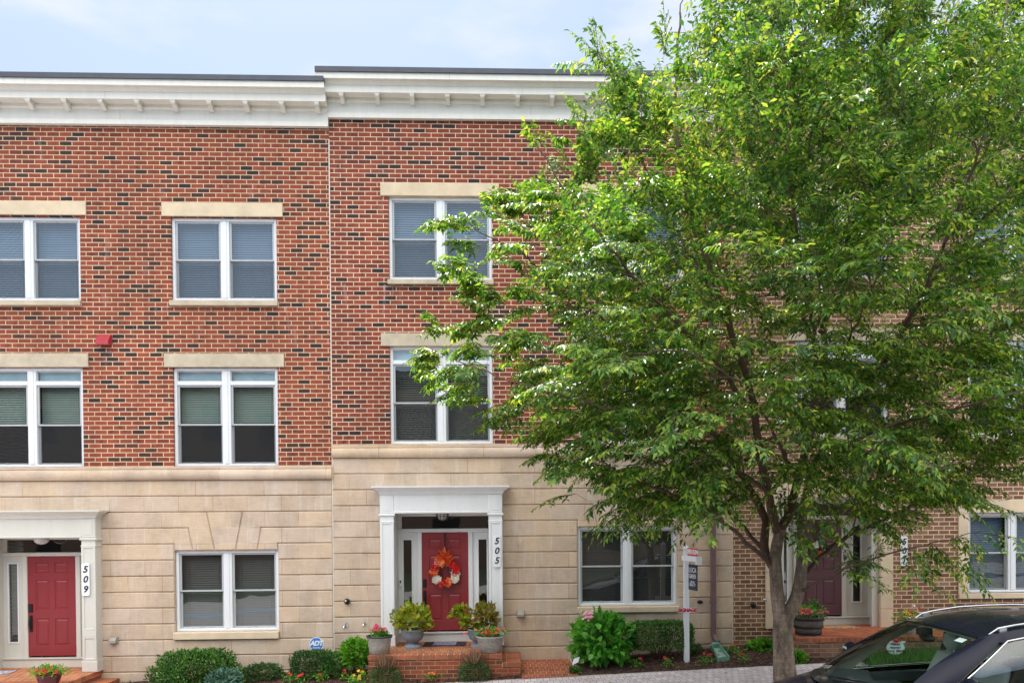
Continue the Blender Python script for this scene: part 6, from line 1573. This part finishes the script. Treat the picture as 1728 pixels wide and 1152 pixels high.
# interior
q = MB(); q.patch(lambda s, t: (lambda yn: (.70+.24*(1-yn*yn)-.50*s, yn*.76, 1.145+.01*(1-yn*yn)-.05*s*s-(.12 if s > .95 else 0)))(t*2-1), 8, 12); q.box(-.0, .26, -.74, .74, .62, 1.0); cb(q, 'dashboard', M['dash'])
q = MB(); q.box(-1.95, .9, -.80, .80, .36, .42); cb(q, 'floor_pan', M['blackp'])
for sg in (1, -1):
    q = MB(); q.patch(lambda s, t: (.62-2.6*s, sg*(.80+.02*t), .42+.655*t), 6, 3, flip=(sg > 0)); q.box(.55, -1.9, sg*.74, sg*.85, .98, 1.075); cb(q, 'door_panel', M['dash'])
    for xs_ in (-.10, -1.10):
        def sb(s, t, sg=sg, xs_=xs_):
            a_ = 2*math.pi*t; w_ = .255*(1-.28*s**3); th = .075*(1-.3*s); zz_ = .62+.70*s
            cx_, cy_2 = math.cos(a_), math.sin(a_); r_ = (abs(cx_)**3.2+abs(cy_2)**3.2)**(-1/3.2)
            return (xs_-.30*s+th*cx_*r_, sg*.37+w_*cy_2*r_, zz_)
        q = MB(); q.patch(sb, 10, 22); e_ = [sb(1, k/22) for k in range(22)]; q.add(e_+[(xs_-.30, sg*.37, 1.345)], [(k, (k+1) % 22, 22) for k in range(22)]); se = cb(q, 'seat', M['seat'])
        q = MB(); q.sphere((xs_-.33, sg*.37, 1.44), .12, 14, 10, sx=.55, sy=1.1, sz=.85); cb(q, 'headrest', M['seat'], se)
        q = MB(); q.tube([(xs_-.30, sg*.37-.06, 1.30), (xs_-.33, sg*.37-.06, 1.42)], .007, 5); q.tube([(xs_-.30, sg*.37+.06, 1.30), (xs_-.33, sg*.37+.06, 1.42)], .007, 5); cb(q, 'headrest_post', M['chrome'], se)
        q = MB(); q.bbox(xs_-.05, xs_+.46, sg*.37-.25, sg*.37+.25, .50, .66, .04); cb(q, 'cushion', M['seat'], se)
q = MB(); q.tube([(.22+.055*math.cos(a_)*1.2, .37+.185*math.sin(a_), 1.02+.175*math.cos(a_)) for a_ in [2*math.pi*k/24 for k in range(25)]], .015, 6); q.tube([(.35, .37, .95), (.22, .37, 1.02)], .03, 6); q.box(.20, .24, .20, .54, 1.0, 1.04); cb(q, 'steering_wheel', M['blackp'])
q = MB(); q.sphere((.05, 0, 1.545), .115, 14, 8, sx=.30, sy=1.15, sz=.36); q.tube([(.05, 0, 1.55), (.08, 0, 1.63)], .02, 6); q.box(.02, .13, -.05, .05, 1.575, 1.64); cb(q, 'rear_view_mirror', M['blackp'])
q = MB(); q.add([wsp(.90, .86), wsp(.90, .92), wsp(.965, .92), wsp(.965, .86)], [(0, 1, 2, 3), (3, 2, 1, 0)]); q.v = [(p[0]-.03, p[1], p[2]-.03) for p in q.v]; cb(q, 'toll_tag', M['plaque'])
